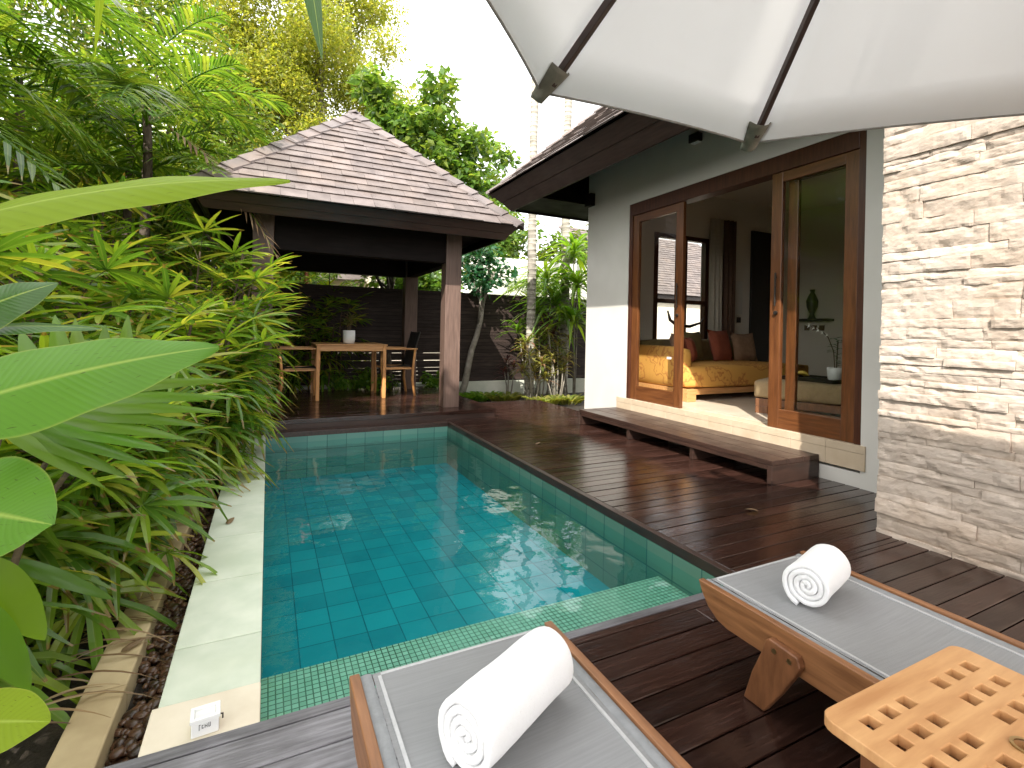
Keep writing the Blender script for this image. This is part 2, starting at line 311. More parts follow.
# ------------------------------------------------------------------ mesh helpers
class MB:
    def __init__(s): s.v = []; s.f = []; s.uv = {}
    def add(s, vs, fs, uvs=None):
        o = len(s.v); s.v.extend([tuple(p) for p in vs])
        for i, f in enumerate(fs):
            s.f.append(tuple(o+k for k in f))
        if uvs:
            for k, q in enumerate(uvs): s.uv[o+k] = q
    def box(s, x0, x1, y0, y1, z0, z1):
        s.hexa([(x0,y0,z0),(x1,y0,z0),(x1,y1,z0),(x0,y1,z0),(x0,y0,z1),(x1,y0,z1),(x1,y1,z1),(x0,y1,z1)])
    def hexa(s, p):
        s.add(p, [(0,3,2,1),(4,5,6,7),(0,1,5,4),(1,2,6,5),(2,3,7,6),(3,0,4,7)])
    def obox(s, c, ax, ay, az, hx, hy, hz):   # oriented box
        c = V(c); p = []
        for dz in (-1, 1):
            for dx, dy in ((-1,-1),(1,-1),(1,1),(-1,1)): p.append(c+ax*hx*dx+ay*hy*dy+az*hz*dz)
        s.hexa(p)
    def prism(s, poly, d):                     # polygon (3-D points) extruded along d
        n = len(poly); d = V(d); a = [V(p) for p in poly]; b = [p+d for p in a]
        s.add(a+b, [tuple(range(n-1,-1,-1)), tuple(range(n,2*n))]+[(i,(i+1)%n,n+(i+1)%n,n+i) for i in range(n)])
    def tube(s, pts, rad, n=6, cap=True):
        pts = [V(p) for p in pts]; k = len(pts)
        if not hasattr(rad, '__len__'): rad = [rad]*k
        vs = []; ref = None
        for i, p in enumerate(pts):
            t = (pts[min(i+1,k-1)]-pts[max(i-1,0)]).normalized()
            if ref is None: ref = t.orthogonal().normalized()
            a = (ref-t*ref.dot(t)).normalized(); b = t.cross(a); ref = a
            for j in range(n):
                an = 2*PI*j/n; vs.append(p+(a*math.cos(an)+b*math.sin(an))*rad[i])
        fs = [(i*n+j, i*n+(j+1)%n, (i+1)*n+(j+1)%n, (i+1)*n+j) for i in range(k-1) for j in range(n)]
        if cap: fs += [tuple(range(n-1,-1,-1)), tuple(range((k-1)*n, k*n))]
        s.add(vs, fs)
    def lathe(s, prof, c=(0,0,0), n=24):       # prof: (r,z)
        vs = []; k = len(prof)
        for r, z in prof:
            for j in range(n):
                a = 2*PI*j/n; vs.append((c[0]+r*math.cos(a), c[1]+r*math.sin(a), c[2]+z))
        fs = [(i*n+j, i*n+(j+1)%n, (i+1)*n+(j+1)%n, (i+1)*n+j) for i in range(k-1) for j in range(n)]
        fs += [tuple(range(n-1,-1,-1)), tuple(range((k-1)*n, k*n))]
        s.add(vs, fs)
    def build(s, name, m, parent=None, smooth=False, bevel=0, seg=2):
        me = bpy.data.meshes.new(name); me.from_pydata(s.v, [], s.f); me.update()
        if s.uv:
            ul = me.uv_layers.new(name='UVMap')
            for lp in me.loops: ul.data[lp.index].uv = s.uv.get(lp.vertex_index, (0, 0))
        if smooth: me.polygons.foreach_set('use_smooth', [True]*len(me.polygons))
        me.materials.append(m)
        o = bpy.data.objects.new(name, me); COL.objects.link(o)
        if bevel:
            b = o.modifiers.new('bevel', 'BEVEL'); b.width = bevel; b.segments = seg; b.limit_method = 'ANGLE'; b.angle_limit = .6
        if parent:
            o.parent = parent
            if parent.get('_w'): o.matrix_parent_inverse = Matrix.Translation(-V(parent['_w']))
        return o
def tag(o, label, cat, group=None):
    o['label'] = label; o['category'] = cat
    if group: o['group'] = group
    return o
def thing(name, label, cat, loc=(0,0,0), group=None, rotz=0, local=False):
    # local=True: parts are modelled in the thing's own frame; otherwise parts are modelled in world coordinates
    o = bpy.data.objects.new(name, None); COL.objects.link(o); o.location = loc; o.rotation_euler = (0,0,rotz)
    o.empty_display_size = .1
    if not local: o['_w'] = tuple(loc)
    return tag(o, label, cat, group)
def struct(o, kind='structure'): o['kind'] = kind; return o
def copy_tree(o, parent=None):
    c = o.copy(); COL.objects.link(c)
    if parent: c.parent = parent; c.matrix_parent_inverse = o.matrix_parent_inverse.copy()
    for ch in list(o.children): copy_tree(ch, c)
    return c
def recurse(o):
    yield o
    for c in o.children: yield from recurse(c)

# ------------------------------------------------------------------ ground, deck, pool
PX0, PX1, PY0, PY1 = -.008, 2.013, 1.61, 5.86
WZ, SHZ, FLZ = -.112, -.225, -.50
g = MB()
for x0, x1, y0, y1 in ((-400, -.12, -400, 400), (2.2, 400, -400, 400), (-.12, 2.2, -400, 1.5), (-.12, 2.2, 6.1, 400)):
    g.add([(x0,y0,-.15),(x1,y0,-.15),(x1,y1,-.15),(x0,y1,-.15)], [(0,1,2,3)])
struct(g.build('ground', MT['soil']))

def boards(mb, x0, x1, y0, y1, z=0., w=.098, gap=.006, th=.024, cuts=None):
    y = y0
    while y < y1-.01:
        yy = min(y+w, y1)
        xs = [x0]
        if x1-x0 > 2.4:
            xs.append(x0+(x1-x0)*rnd.uniform(.3, .7))
        xs.append(x1)
        for a, b in zip(xs, xs[1:]):
            dz = rnd.uniform(-.0012, .0012)
            mb.box(a+.001, b-.0015, y, yy, z-th+dz, z+dz)
        y += w+gap
mb = MB()
boards(mb, .80, 3.27, -1.9, PY0-.045)
boards(mb, 2.06, 4.085, PY0-.001, 7.32)
struct(mb.build('deck', MT['deck'], bevel=.0025, seg=1))
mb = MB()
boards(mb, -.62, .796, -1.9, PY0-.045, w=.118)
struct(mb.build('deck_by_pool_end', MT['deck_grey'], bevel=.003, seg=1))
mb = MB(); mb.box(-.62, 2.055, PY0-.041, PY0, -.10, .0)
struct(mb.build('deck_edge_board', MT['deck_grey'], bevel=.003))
mb = MB(); mb.box(2.058, 3.26, PY0-.043, PY0-.006, -.024, .0)
struct(mb.build('deck_filler_board', MT['deck'], bevel=.003))
mb = MB()
mb.box(PX1, PX1+.043, PY0+.004, PY1, -.055, .003)
mb.box(-.5, PX1+.043, PY1+.002, PY1+.15, -.055, .002)
struct(mb.build('pool_edge_board', MT['dark_wood_y'], bevel=.003))
mb = MB()   # bearers and dark void below the decking
mb.add([(-.62,-1.95,-.12),(3.3,-1.95,-.12),(3.3,PY0-.05,-.12),(-.62,PY0-.05,-.12)], [(0,1,2,3)])
mb.add([(2.07,PY0-.04,-.12),(4.09,PY0-.04,-.12),(4.09,7.32,-.12),(2.07,7.32,-.12)], [(0,1,2,3)])
struct(mb.build('ground_under_deck', MT['soil']))

pool = thing('swimming_pool', 'rectangular pool lined with blue-green tiles, with a green mosaic ledge at its near end', 'pool', ((PX0+PX1)/2, (PY0+PY1)/2, FLZ))
def quad(mb, p): mb.add(p, [(0,1,2,3)])
SY = 2.155
mb = MB(); quad(mb, [(PX0,SY,FLZ),(PX1,SY,FLZ),(PX1,PY1,FLZ),(PX0,PY1,FLZ)]); mb.build('floor', MT['pool_floor'], pool)
mb = MB(); quad(mb, [(PX0,PY1,FLZ),(PX1,PY1,FLZ),(PX1,PY1,-.05),(PX0,PY1,-.05)]); mb.build('end_wall', MT['pool_wall_x'], pool)
mb = MB()
quad(mb, [(PX1,PY1,FLZ),(PX1,PY0,FLZ),(PX1,PY0,-.05),(PX1,PY1,-.05)])
mb.build('side_wall', MT['pool_wall_y'], pool)
mb = MB(); quad(mb, [(PX0,PY0,FLZ),(PX0,PY1,FLZ),(PX0,PY1,-.01),(PX0,PY0,-.01)]); mb.build('side_wall', MT['pool_wall_y'], pool)
mb = MB(); quad(mb, [(PX0,PY0,SHZ),(PX1,PY0,SHZ),(PX1,SY,SHZ),(PX0,SY,SHZ)]); md = mb.build('mosaic_ledge', MT['mosaic'], pool)
mb = MB(); quad(mb, [(PX1,SY,FLZ),(PX0,SY,FLZ),(PX0,SY,SHZ),(PX1,SY,SHZ)]); mb.build('ledge_front', MT['mosaic_y'], md)
mb = MB()   # stone coping slabs along the planting side
ys = [1.80, 2.10, 2.60, 3.12, 3.64, 4.16, 4.68, 5.2, 5.86]
for a, b in zip(ys, ys[1:]): mb.box(-.276, 0, a+.002, b-.002, -.11, -.008+rnd.uniform(-.001, .001))
mb.build('coping', MT['coping'], pool, bevel=.004)
mb = MB(); mb.box(-.290, .001, PY0+.002, 1.797, -.11, -.003); mb.build('coping', MT['coping_sand'], pool, bevel=.004)['label'] = 'sand coloured coping slab at the near corner'
mb = MB(); nx, ny = 60, 120
quad(mb, [(PX0+.001,PY0,WZ),(PX1-.001,PY0,WZ),(PX1-.001,PY1-.001,WZ),(PX0+.001,PY1-.001,WZ)])
struct(mb.build('water', MT['water']))

# kerb and gravel channel beside the coping
mb = MB(); y = 1.0
while y < 6:
    l = rnd.uniform(.8, 1.1); mb.box(-.520, -.400, y, y+l-.004, -.2, -.058); y += l
k = mb.build('garden_kerb', MT['kerb'], bevel=.006); tag(k, 'yellowish sandstone kerb edging the planting bed beside the pebble channel', 'kerb')
ico = bmesh.new(); bmesh.ops.create_icosphere(ico, subdivisions=2, radius=1)
iv = [v.co.copy() for v in ico.verts]; fi = [[v.index for v in f.verts] for f in ico.faces]; ico.free()
mb = MB()
for i in range(1500):
    y = 1.0+4.95*(rnd.random()**1.4); x = rnd.uniform(-.392, -.285); s = rnd.uniform(.010, .021)
    sx, sy, sz = s*rnd.uniform(.8,1.4), s*rnd.uniform(.8,1.4), s*rnd.uniform(.5,.8); a = rnd.uniform(0,6.3)
    z = -.135+rnd.uniform(0,.028)
    ca, sa = math.cos(a), math.sin(a)
    mb.add([(x+(p.x*sx*ca-p.y*sy*sa), y+(p.x*sx*sa+p.y*sy*ca), z+p.z*sz) for p in iv], fi)
o = mb.build('pebbles', MT['pebble'], smooth=True); o['kind'] = 'stuff'

# little white light box on the coping corner
lx, ly = -.139, 1.648
lb = thing('pool_light_box', 'small white square light box standing on the pool coping corner', 'lamp', (lx, ly, -.003), rotz=math.radians(4), local=True)
mb = MB()
mb.box(-.034,.034,-.026,.026,0,.040); mb.build('housing', MT['white_plastic'], lb, bevel=.003)
mb = MB()
for a in ((-.037,.037,-.029,-.020),(-.037,.037,.020,.029),(-.037,-.026,-.0199,.0199),(.026,.037,-.0199,.0199)): mb.box(*a,.0405,.052)
mb.build('rim', MT['white_plastic'], lb, bevel=.002)
mb = MB(); mb.box(-.0255,.0255,-.0195,.0195,.0405,.045); mb.build('diffuser', MT['ceramic'], lb, bevel=.002)
mb = MB()
for i, (xa, xb, za, zb) in enumerate([(-.015,-.0135,.018,.034),(-.015,-.011,.0325,.034),(-.008,-.004,.030,.0315),(-.008,-.0065,.022,.0315),(-.008,-.003,.022,.0235),(-.001,.004,.026,.0275),(-.001,.0005,.022,.032),(.004,.0055,.022,.032),(.008,.0095,.022,.034),(.008,.012,.022,.0235),(.0115,.013,.022,.034)]):
    mb.box(xa, xb, -.0268, -.0262, za, zb)
mb.build('printed_mark', MT['ink'], lb)
mb = MB(); mb.tube([(.036,0,.03),(.043,0,.03),(.043,0,.016)], .0022, 6); mb.build('catch', MT['steel'], lb)

# ------------------------------------------------------------------ roofs
def roof_face(mb, e0, e1, apex0, apex1, course=.148, tw=.26, th=.017, over=.04):
    """courses of shingles on the plane e0-e1 (eave) / apex0-apex1 (top edge, may coincide)"""
    e0, e1, a0, a1 = V(e0), V(e1), V(apex0), V(apex1)
    u = (e1-e0).normalized(); n0 = u.cross((a0-e0)).normalized()
    if n0.z < 0: n0 = -n0
    s = n0.cross(u).normalized()
    if s.z < 0: s = -s
    S = (a0-e0).dot(s); W = (e1-e0).dot(u); l0 = (a0-e0).dot(u); l1 = (a1-e0).dot(u)
    rows = max(1, round(S/course)); c = S/rows; dk = MB()
    for i in range(rows):
        s0, s1 = i*c, (i+1)*c
        f0, f1 = s0/S, min(1, (s1+.01)/S)
        ua, ub = l0*f0, W+(l1-W)*f0
        va, vb = l0*f1, W+(l1-W)*f1
        cuts = [ua]; x = ua + tw*(.5 if i % 2 else 1)*rnd.uniform(.9, 1.05)
        while x < ub-.05: cuts.append(x); x += tw*rnd.uniform(.85, 1.15)
        cuts.append(ub)
        for p, q in zip(cuts, cuts[1:]):
            p1, q1 = min(max(p, va), vb), min(max(q, va), vb)
            if q-p < .004: continue
            h = th*rnd.uniform(.85, 1.2)
            sm = s0-(over if i == 0 else .006)
            def P(uu, ss, z): return e0+u*uu+s*ss+n0*z
            lo = [P(p+.0015, sm, th*1.32), P(q-.0015, sm, th*1.32), P(q1-.0005, s1+.012, .002), P(p1+.0005, s1+.012, .002)]
            hi = [P(p+.0015, sm, h*2.1), P(q-.0015, sm, h*2.1), P(q1-.0005, s1+.012, h*1.1), P(p1+.0005, s1+.012, h*1.1)]
            mb.hexa(lo+hi)
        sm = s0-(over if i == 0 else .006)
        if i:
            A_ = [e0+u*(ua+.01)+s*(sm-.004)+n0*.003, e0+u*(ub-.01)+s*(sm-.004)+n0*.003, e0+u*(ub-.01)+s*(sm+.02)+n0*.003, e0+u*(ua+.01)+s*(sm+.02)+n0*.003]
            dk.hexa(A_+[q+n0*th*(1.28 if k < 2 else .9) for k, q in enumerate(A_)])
    return dk
def hip_caps(mb, p0, p1, n0, n1, length=.27, w=.150, th=.030):
    """saddle caps from p0 (low) up to p1; n0, n1 = horizontal outward directions of the two roof faces, sloping"""
    p0, p1 = V(p0), V(p1); d = (p1-p0); Ln = d.length; d.normalize()
    k = max(1, round(Ln/length)); l = Ln/k
    sides = []
    for n in (n0, n1):
        a = V(n).cross(d).cross(d); a = V(n)-d*V(n).dot(d); sides.append(a.normalized())
    up = (sides[0]+sides[1])*-1
    up = (V((0,0,1))-d*d.z).normalized()
    for i in range(k):
        a = p0+d*(i*l-.012); b = p0+d*((i+1)*l+.01); za, zb = .062, .040
        for sd in sides:
            lo = [a+up*(za-th), a+up*(za-th)+sd*w, b+up*(zb-th)+sd*w, b+up*(zb-th)]
            hi = [a+up*za, a+up*za+sd*w, b+up*zb+sd*w, b+up*zb]
            mb.hexa(lo+hi)
def hip_roof(parent, x0, x1, y0, y1, z, k, ridge_along='Y', faces='SWNE', capw=.150, course=.148, tw=.26):
    """hip or pyramid roof over the eave rectangle; k = rise per metre"""
    dx, dy = (x1-x0)/2, (y1-y0)/2; cx, cy = (x0+x1)/2, (y0+y1)/2
    run = min(dx, dy); zt = z+k*run
    if dx < dy-.001: A, B = V((cx, y0+run, zt)), V((cx, y1-run, zt))
    elif dy < dx-.001: A, B = V((x0+run, cy, zt)), V((x1-run, cy, zt))
    else: A = B = V((cx, cy, zt))
    c = [V((x0,y0,z)), V((x1,y0,z)), V((x1,y1,z)), V((x0,y1,z))]
    ns = dx >= dy
    T = {'S': (c[0], c[1], A, B if ns else A), 'E': (c[1], c[2], B if ns else A, B), 'N': (c[2], c[3], B, A if ns else B), 'W': (c[3], c[0], A if ns else B, A)}
    mb = MB()
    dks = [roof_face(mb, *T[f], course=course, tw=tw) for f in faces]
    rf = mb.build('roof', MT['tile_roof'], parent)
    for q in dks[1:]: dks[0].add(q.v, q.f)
    dks[0].build('dark_course_strips', MT['slat'], rf)  # dark strips added below each shingle course to draw its lower edge
    und = MB()
    for f in 'SENW':
        e0, e1, a0, a1 = [p+V((0,0,-.004)) for p in T[f]]
        und.add([e0, e1, a1, a0], [(0,1,2,3)]) if (a1-a0).length > .01 else und.add([e0, e1, a0], [(0,1,2)])
    und.build('roof_lining', MT['dark_wood_x'], rf)
    mb = MB(); D = {'S': (0,-1,-k), 'N': (0,1,-k), 'E': (1,0,-k), 'W': (-1,0,-k)}
    tops = [A, B if ns else A, B, A if ns else B]
    for i, (f, h) in enumerate((('S','W'), ('S','E'), ('N','E'), ('N','W'))): hip_caps(mb, c[i], tops[i], D[f], D[h], w=capw)
    if (A-B).length > .05:
        hip_caps(mb, A, B, D['W'] if not ns else D['S'], D['E'] if not ns else D['N'], w=capw)
    else:
        mb.lathe([(.10,.0),(.085,.03),(.03,.055)], (A.x, A.y, A.z+.012), 4)
    mb.build('hip_caps', MT['hip_tile'], rf)
    return rf, zt
def band(mb, x0, x1, y0, y1, i0, z0, i1, z1, th=.03):
    """slanted board band: upper edge inset i0 at height z0, lower edge inset i1 at height z1"""
    def ring(i, z): return [V((x0+i,y0+i,z)), V((x1-i,y0+i,z)), V((x1-i,y1-i,z)), V((x0+i,y1-i,z))]
    a, b, c, d = ring(i0, z0), ring(i1, z1), ring(i1+th, z1), ring(i0+th, z0)
    vs = a+b+c+d; fs = []
    for i in range(4):
        j = (i+1) % 4
        fs += [(i, j, 4+j, 4+i), (4+i, 4+j, 8+j, 8+i), (8+i, 8+j, 12+j, 12+i), (12+i, 12+j, j, i)]
    mb.add(vs, fs)

# ------------------------------------------------------------------ garden pavilion
gz = thing('pavilion', 'open wooden garden pavilion with shingled pyramid roof on square posts', 'pavilion', (1.08, 7.5, -.15))
GX0, GX1, GY0, GY1, GZE = -.756, 2.916, 5.746, 9.418, 2.505
hip_roof(gz, GX0, GX1, GY0, GY1, GZE, .955)
mb = MB(); band(mb, GX0, GX1, GY0, GY1, .025, GZE-.006, .085, GZE-.095); band(mb, GX0, GX1, GY0, GY1, .095, GZE-.09, .15, GZE-.172)
mb.build('fascia', MT['dark_wood_x'], gz)
for x in (-.173, 2.111):
    for y in (6.33, 8.50):
        mb = MB(); mb.box(x, x+.218, y, y+.20, .104, 2.452)
        p = mb.build('post', MT['post'], gz, bevel=.006)
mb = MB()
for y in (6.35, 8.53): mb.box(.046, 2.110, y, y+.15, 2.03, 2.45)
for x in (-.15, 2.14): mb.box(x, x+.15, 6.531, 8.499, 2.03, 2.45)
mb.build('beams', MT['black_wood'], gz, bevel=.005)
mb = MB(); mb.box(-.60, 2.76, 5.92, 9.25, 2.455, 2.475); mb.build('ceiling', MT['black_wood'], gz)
mb = MB(); boards(mb, -.62, 2.745, 6.045, 8.85, z=.108, w=.098, gap=.004)
mb.box(-.62, 2.745, 6.022, 6.043, .062, .1085)
mb.build('platform', MT['deck'], gz, bevel=.0025, seg=1)
mb = MB(); mb.box(-.60, 2.725, 6.030, 6.052, -.12, .060); mb.box(2.70, 2.725, 6.053, 8.84, -.12, .081); mb.box(-.60, -.57, 6.053, 8.84, -.12, .081)
mb.build('riser', MT['dark_wood_x'], gz)

# ------------------------------------------------------------------ dining table, chairs, pot plant
TZ = .108
dt = thing('dining_table', 'square teak dining table standing on the pavilion platform', 'table', (1.10, 7.9, TZ))
mb = MB()
mb.box(.60, 1.60, 7.43, 8.40, .885, .905); mb.build('tabletop', MT['teak'], dt, bevel=.004)
mb = MB(); mb.box(.665,1.535,7.452,7.475,.805,.8845); mb.box(.665,1.535,8.355,8.378,.805,.8845); mb.box(.622,.645,7.50,8.33,.805,.8845); mb.box(1.555,1.578,7.50,8.33,.805,.8845)
mb.build('apron', MT['teak'], dt, bevel=.003)
for x in (.615, 1.537):
    for y in (7.445, 8.34):
        mb = MB(); mb.box(x, x+.048, y, y+.048, TZ, .8845); mb.build('leg', MT['teak_z'], dt, bevel=.004)

def chair(label, loc, rotz):
    c = thing('dining_chair', label, 'chair', loc, 'teak armchairs at the pavilion table', rotz, local=True)
    W, D = .27, .24                                 # faces +X ; half width (Y), half depth (X)
    for sy in (-1, 1):
        mb = MB(); mb.tube([(D, sy*W, 0), (D-.006, sy*W, .25), (D+.012, sy*W, .50), (D+.015, sy*W, .715)], [.019,.021,.020,.019], 8); mb.build('leg', MT['teak_z'], c, smooth=True)
        mb = MB(); mb.tube([(-D-.02, sy*W, 0), (-D+.022, sy*W, .25), (-D+.012, sy*W, .45), (-D-.015, sy*W, .715)], [.019,.022,.021,.018], 8); mb.build('leg', MT['teak_z'], c, smooth=True)
        mb = MB()
        pr = [(D+.045, .722), (D+.02, .728), (.05, .735), (-D-.05, .722)]
        mb.hexa([(D+.05,sy*W-.024,.714),(D+.05,sy*W+.024,.714),(-D-.05,sy*W+.02,.714),(-D-.05,sy*W-.02,.714),(D+.05,sy*W-.026,.742),(D+.05,sy*W+.026,.742),(-D-.05,sy*W+.02,.738),(-D-.05,sy*W-.02,.738)])
        mb.build('armrest', MT['teak'], c, bevel=.006)
    for ya_, yb_ in ((-W+.02, -W+.045), (W-.045, W-.02)): mb = MB(); mb.box(-D+.005, D-.005, ya_, yb_, .41, .45); mb.build('seat_rail', MT['teak'], c, bevel=.003)
    mb = MB()
    n = 8
    for i in range(n):
        xa, xb = -D+.01+i*(2*D-.02)/n, -D+.01+(i+1)*(2*D-.02)/n
        za, zb = .455-.018*math.sin(PI*i/n), .455-.018*math.sin(PI*(i+1)/n)
        mb.hexa([(xa,-W+.02,za-.006),(xb,-W+.02,zb-.006),(xb,W-.02,zb-.006),(xa,W-.02,za-.006),(xa,-W+.02,za),(xb,-W+.02,zb),(xb,W-.02,zb),(xa,W-.02,za)])
    mb.build('seat', MT['black_sling'], c)
    mb = MB(); mb.hexa([(-D+.03,-W+.03,.47),(-D+.045,-W+.03,.47),(-D+.045,W-.03,.47),(-D+.03,W-.03,.47),(-D-.095,-W+.03,.985),(-D-.08,-W+.03,.985),(-D-.08,W-.03,.985),(-D-.095,W-.03,.985)])
    bk = mb.build('backrest', MT['black_sling'], c)
    for sy in (-1, 1): mb = MB(); mb.tube([(-D+.04, sy*(W-.018), .44), (-D-.012, sy*(W-.018), .70), (-D-.09, sy*(W-.018), .995)], .012, 6); mb.build('back_upright', MT['steel'], bk, smooth=True)
    return c
chair('teak armchair with black sling to the left of the dining table', (.405, 7.80, TZ), 0)
chair('teak armchair with black sling to the right of the dining table, its back leaning away', (1.80, 7.85, TZ), PI)

def strap_leaf(mb, base, d, length, w, droop, seg=5, fold=.12, tipw=.05, wp=.35):
    """a strap-shaped leaf: 3 vertices across"""
    base = V(base); d = V(d).normalized(); side = d.cross(V((0,0,1)))
    if side.length < .05: side = V((1,0,0))
    side.normalize(); vs = []; uv = []
    for i in range(seg+1):
        t = i/seg; p = base+d*length*t+V((0,0,-1))*length*droop*t*t
        td = (d+V((0,0,-1))*2*droop*t).normalized(); nn = side.cross(td)
        ww = w*(min(1, .35+t/wp*.65) if t < wp else (1-(1-tipw)*((t-wp)/(1-wp))**1.8))/2
        for k in (-1, 0, 1): vs.append(p+side*ww*k+nn*(abs(k)*fold*w)); uv.append((t, .5+.5*k))
    fs = []
    for i in range(seg):
        for k in range(2): fs.append((i*3+k, i*3+k+1, i*3+k+4, i*3+k+3))
    mb.add(vs, fs, uv)

pt = thing('potted_plant', 'small leafy plant in a white pot on the dining table', 'plant', (1.085, 7.72, .905))
mb = MB(); mb.lathe([(.066,0),(.080,.006),(.088,.06),(.088,.198),(.078,.199),(.074,.16),(.01,.155)], (1.085,7.72,.905), 24); mb.build('pot', MT['ceramic'], pt, smooth=True)
mb = MB(); sm = MB()
for i in range(7):
    a = rnd.uniform(0, 6.3); top = V((1.085+.03*math.cos(a), 7.72+.03*math.sin(a), 1.28+rnd.uniform(-.06,.04)))
    sm.tube([(1.085+.02*math.cos(a),7.72+.02*math.sin(a),1.05), top], .006, 5)
    for j in range(9):
        b = rnd.uniform(0, 6.3); strap_leaf(mb, top-V((0,0,rnd.uniform(0,.08))), (math.cos(b), math.sin(b), rnd.uniform(.2,1.6)), rnd.uniform(.12,.2), .022, .35, 4)
mb.build('foliage', MT['cordy'], pt); sm.build('stem', MT['cane'], pt)

# ------------------------------------------------------------------ fences and walls behind the pavilion
FY = 9.0
fn = thing('slat_fence', 'dark brown horizontal slat fence behind the pavilion', 'fence', (2, FY, .14))
mb = MB(); z = .165; q = 0
while z < 1.80:
    gapped = .24 < z < .76
    off = .004 if q % 2 else 0
    for a, b in ((-4.0, -1.65), (-1.648, .9), (.902, 3.1), (3.102, 6.2)):
        mb.box(a, b, FY+off, FY+off+.018, z, z+(.0675-rnd.choice((0., .006, .011)) if gapped and a < 2 else .0610))
    z += .0675; q += 1
mb.build('slats', MT['slat'], fn)
mb = MB(); mb.box(-4.0, 6.2, FY+.0225, FY+.0235, .76, 1.82); mb.box(3.102, 6.2, FY+.0225, FY+.0235, .15, .759); mb.build('gap_light_block', MT['black_wood'], fn)  # black sheet added behind the slats to keep light out of the gaps
x = -4.0
while x < 6.3:
    mb = MB(); mb.box(x, x+.07, FY+.024, FY+.09, .1, 1.84); mb.build('post', MT['slat'], fn); x += 1.45
mb = MB(); mb.box(-4.0, 6.2, FY-.02, FY+.05, 1.825, 1.858); mb.build('top_rail', MT['slat'], fn)
mb = MB(); mb.box(-4, 6.2, FY-.03, FY+.12, -.2, .145)
tag(mb.build('low_wall', MT['cream_wall'], bevel=.006), 'low pale plastered wall carrying the slat fence', 'wall')
mb = MB(); mb.box(4.30, 9.5, 11.0, 11.18, -.2, 2.92)
for xx in (5.2, 6.1): pass
tag(mb.build('boundary_wall', MT['cream_wall'], bevel=.01), 'tall mossy cream boundary wall standing beyond the slat fence', 'wall')
nb = thing('neighbour_house', 'pale plastered neighbouring house with a dark roof seen over the fence', 'house', (2.0, 13.5, -.15))
mb = MB(); mb.box(2.5, 4.6, 13, 17, -.15, 3.0); mb.box(-.6, 2.4, 14.0, 17, -.15, 2.45); mb.build('wall', MT['pale_house'], nb)
mb = MB(); mb.prism([(2.25,12.7,2.95),(2.25,17.2,2.95),(2.25,15,4.1)], (2.6,0,0)); mb.prism([(-1.0,13.6,2.40),(-1.0,17.2,2.40),(-1.0,15.4,3.3)], (3.3,0,0)); mb.build('roof', MT['tile_roof'], nb)
mb = MB(); mb.box(2.95,3.5,12.985,12.999,2.35,2.75); mb.build('window', MT['black_lacquer'], nb)
n2 = thing('neighbour_house', 'neighbouring house with a sunlit shingled roof seen through the villa side window', 'house', (13, 15, -.15))
mb = MB(); mb.box(9.7, 16, 13.2, 17, -.15, 2.5); mb.build('wall', MT['pale_house'], n2)
mb = MB(); mb.box(9.5, 16.2, 13.0, 13.1, 2.35, 2.52); mb.build('fascia', MT['dark_wood_x'], n2)
mb = MB(); roof_face(mb, (9.4,12.9,2.5), (16.4,12.9,2.5), (9.4,15.6,5.0), (16.4,15.6,5.0)); mb.build('roof', MT['tile_roof'], n2)
mb = MB(); mb.tube([(.72,11.2,-.15),(.70,11.2,3.6)], .045, 8); tag(mb.build('pole', MT['red_pole'], smooth=True), 'thin red-brown pole standing beyond the fence, seen above the table', 'pole')

# ------------------------------------------------------------------ villa
HX = 4.094; IX = 4.26
vl = thing('villa', 'single-storey villa with pale plaster walls, sliding glass doors and a dark shingled hip roof', 'house', (6.4, 1.0, -.15))
YA, YB, ZA, ZB = 2.241, 5.03, .323, 2.775          # door opening
mb = MB()
mb.box(HX, IX, YB, 5.94, -.12, 3.95); mb.box(HX, IX, -4.0, YA, -.12, 3.95); mb.box(HX, IX, YA, YB, ZB, 3.95); mb.box(HX, IX, YA, YB, -.12, .11)
WY0, WY1 = 5.80, 5.94                              # wall with window and inner door
for a in ((IX,5.20,-.12,3.95),(6.32,9.5,-.12,3.95),(5.20,6.32,-.12,.85),(5.20,6.32,2.68,3.95)): mb.box(a[0],a[1],WY0,WY1,a[2],a[3])
mb.build('outer_wall', MT['white_wall'], vl)
mb = MB(); mb.box(8.5, 8.7, -1.5, WY0, .2, 3.95); mb.box(IX, 8.5, -1.7, -1.5, .2, 3.95)
mb.add([(IX+.003,-1.5,.33),(IX+.003,YA,.33),(IX+.003,YA,3.4),(IX+.003,-1.5,3.4)], [(0,1,2,3)])
mb.add([(IX,WY0-.003,.33),(5.20,WY0-.003,.33),(5.20,WY0-.003,3.4),(IX,WY0-.003,3.4)], [(0,1,2,3)])
mb.add([(6.32,WY0-.003,.33),(8.5,WY0-.003,.33),(8.5,WY0-.003,3.4),(6.32,WY0-.003,3.4)], [(0,1,2,3)])
mb.add([(5.20,WY0-.003,2.68),(6.32,WY0-.003,2.68),(6.32,WY0-.003,3.4),(5.20,WY0-.003,3.4)], [(0,1,2,3)])
mb.build('inner_wall', MT['inner_wall'], vl)
mb = MB(); mb.box(IX, 8.5, -1.5, WY0-.004, 3.38, 3.44); mb.build('ceiling', MT['inner_wall'], vl)
mb = MB(); y = -1.5
while y < WY0-.01:
    x = HX+.16
    while x < 8.49:
        mb.box(x+.001, min(x+.498, 8.499), y+.001, min(y+.498, WY0-.005), .30, .3295); x += .5
    y += .5
mb.build('room_floor', MT['floor_tile'], vl)
mb = MB(); y = YA-.04
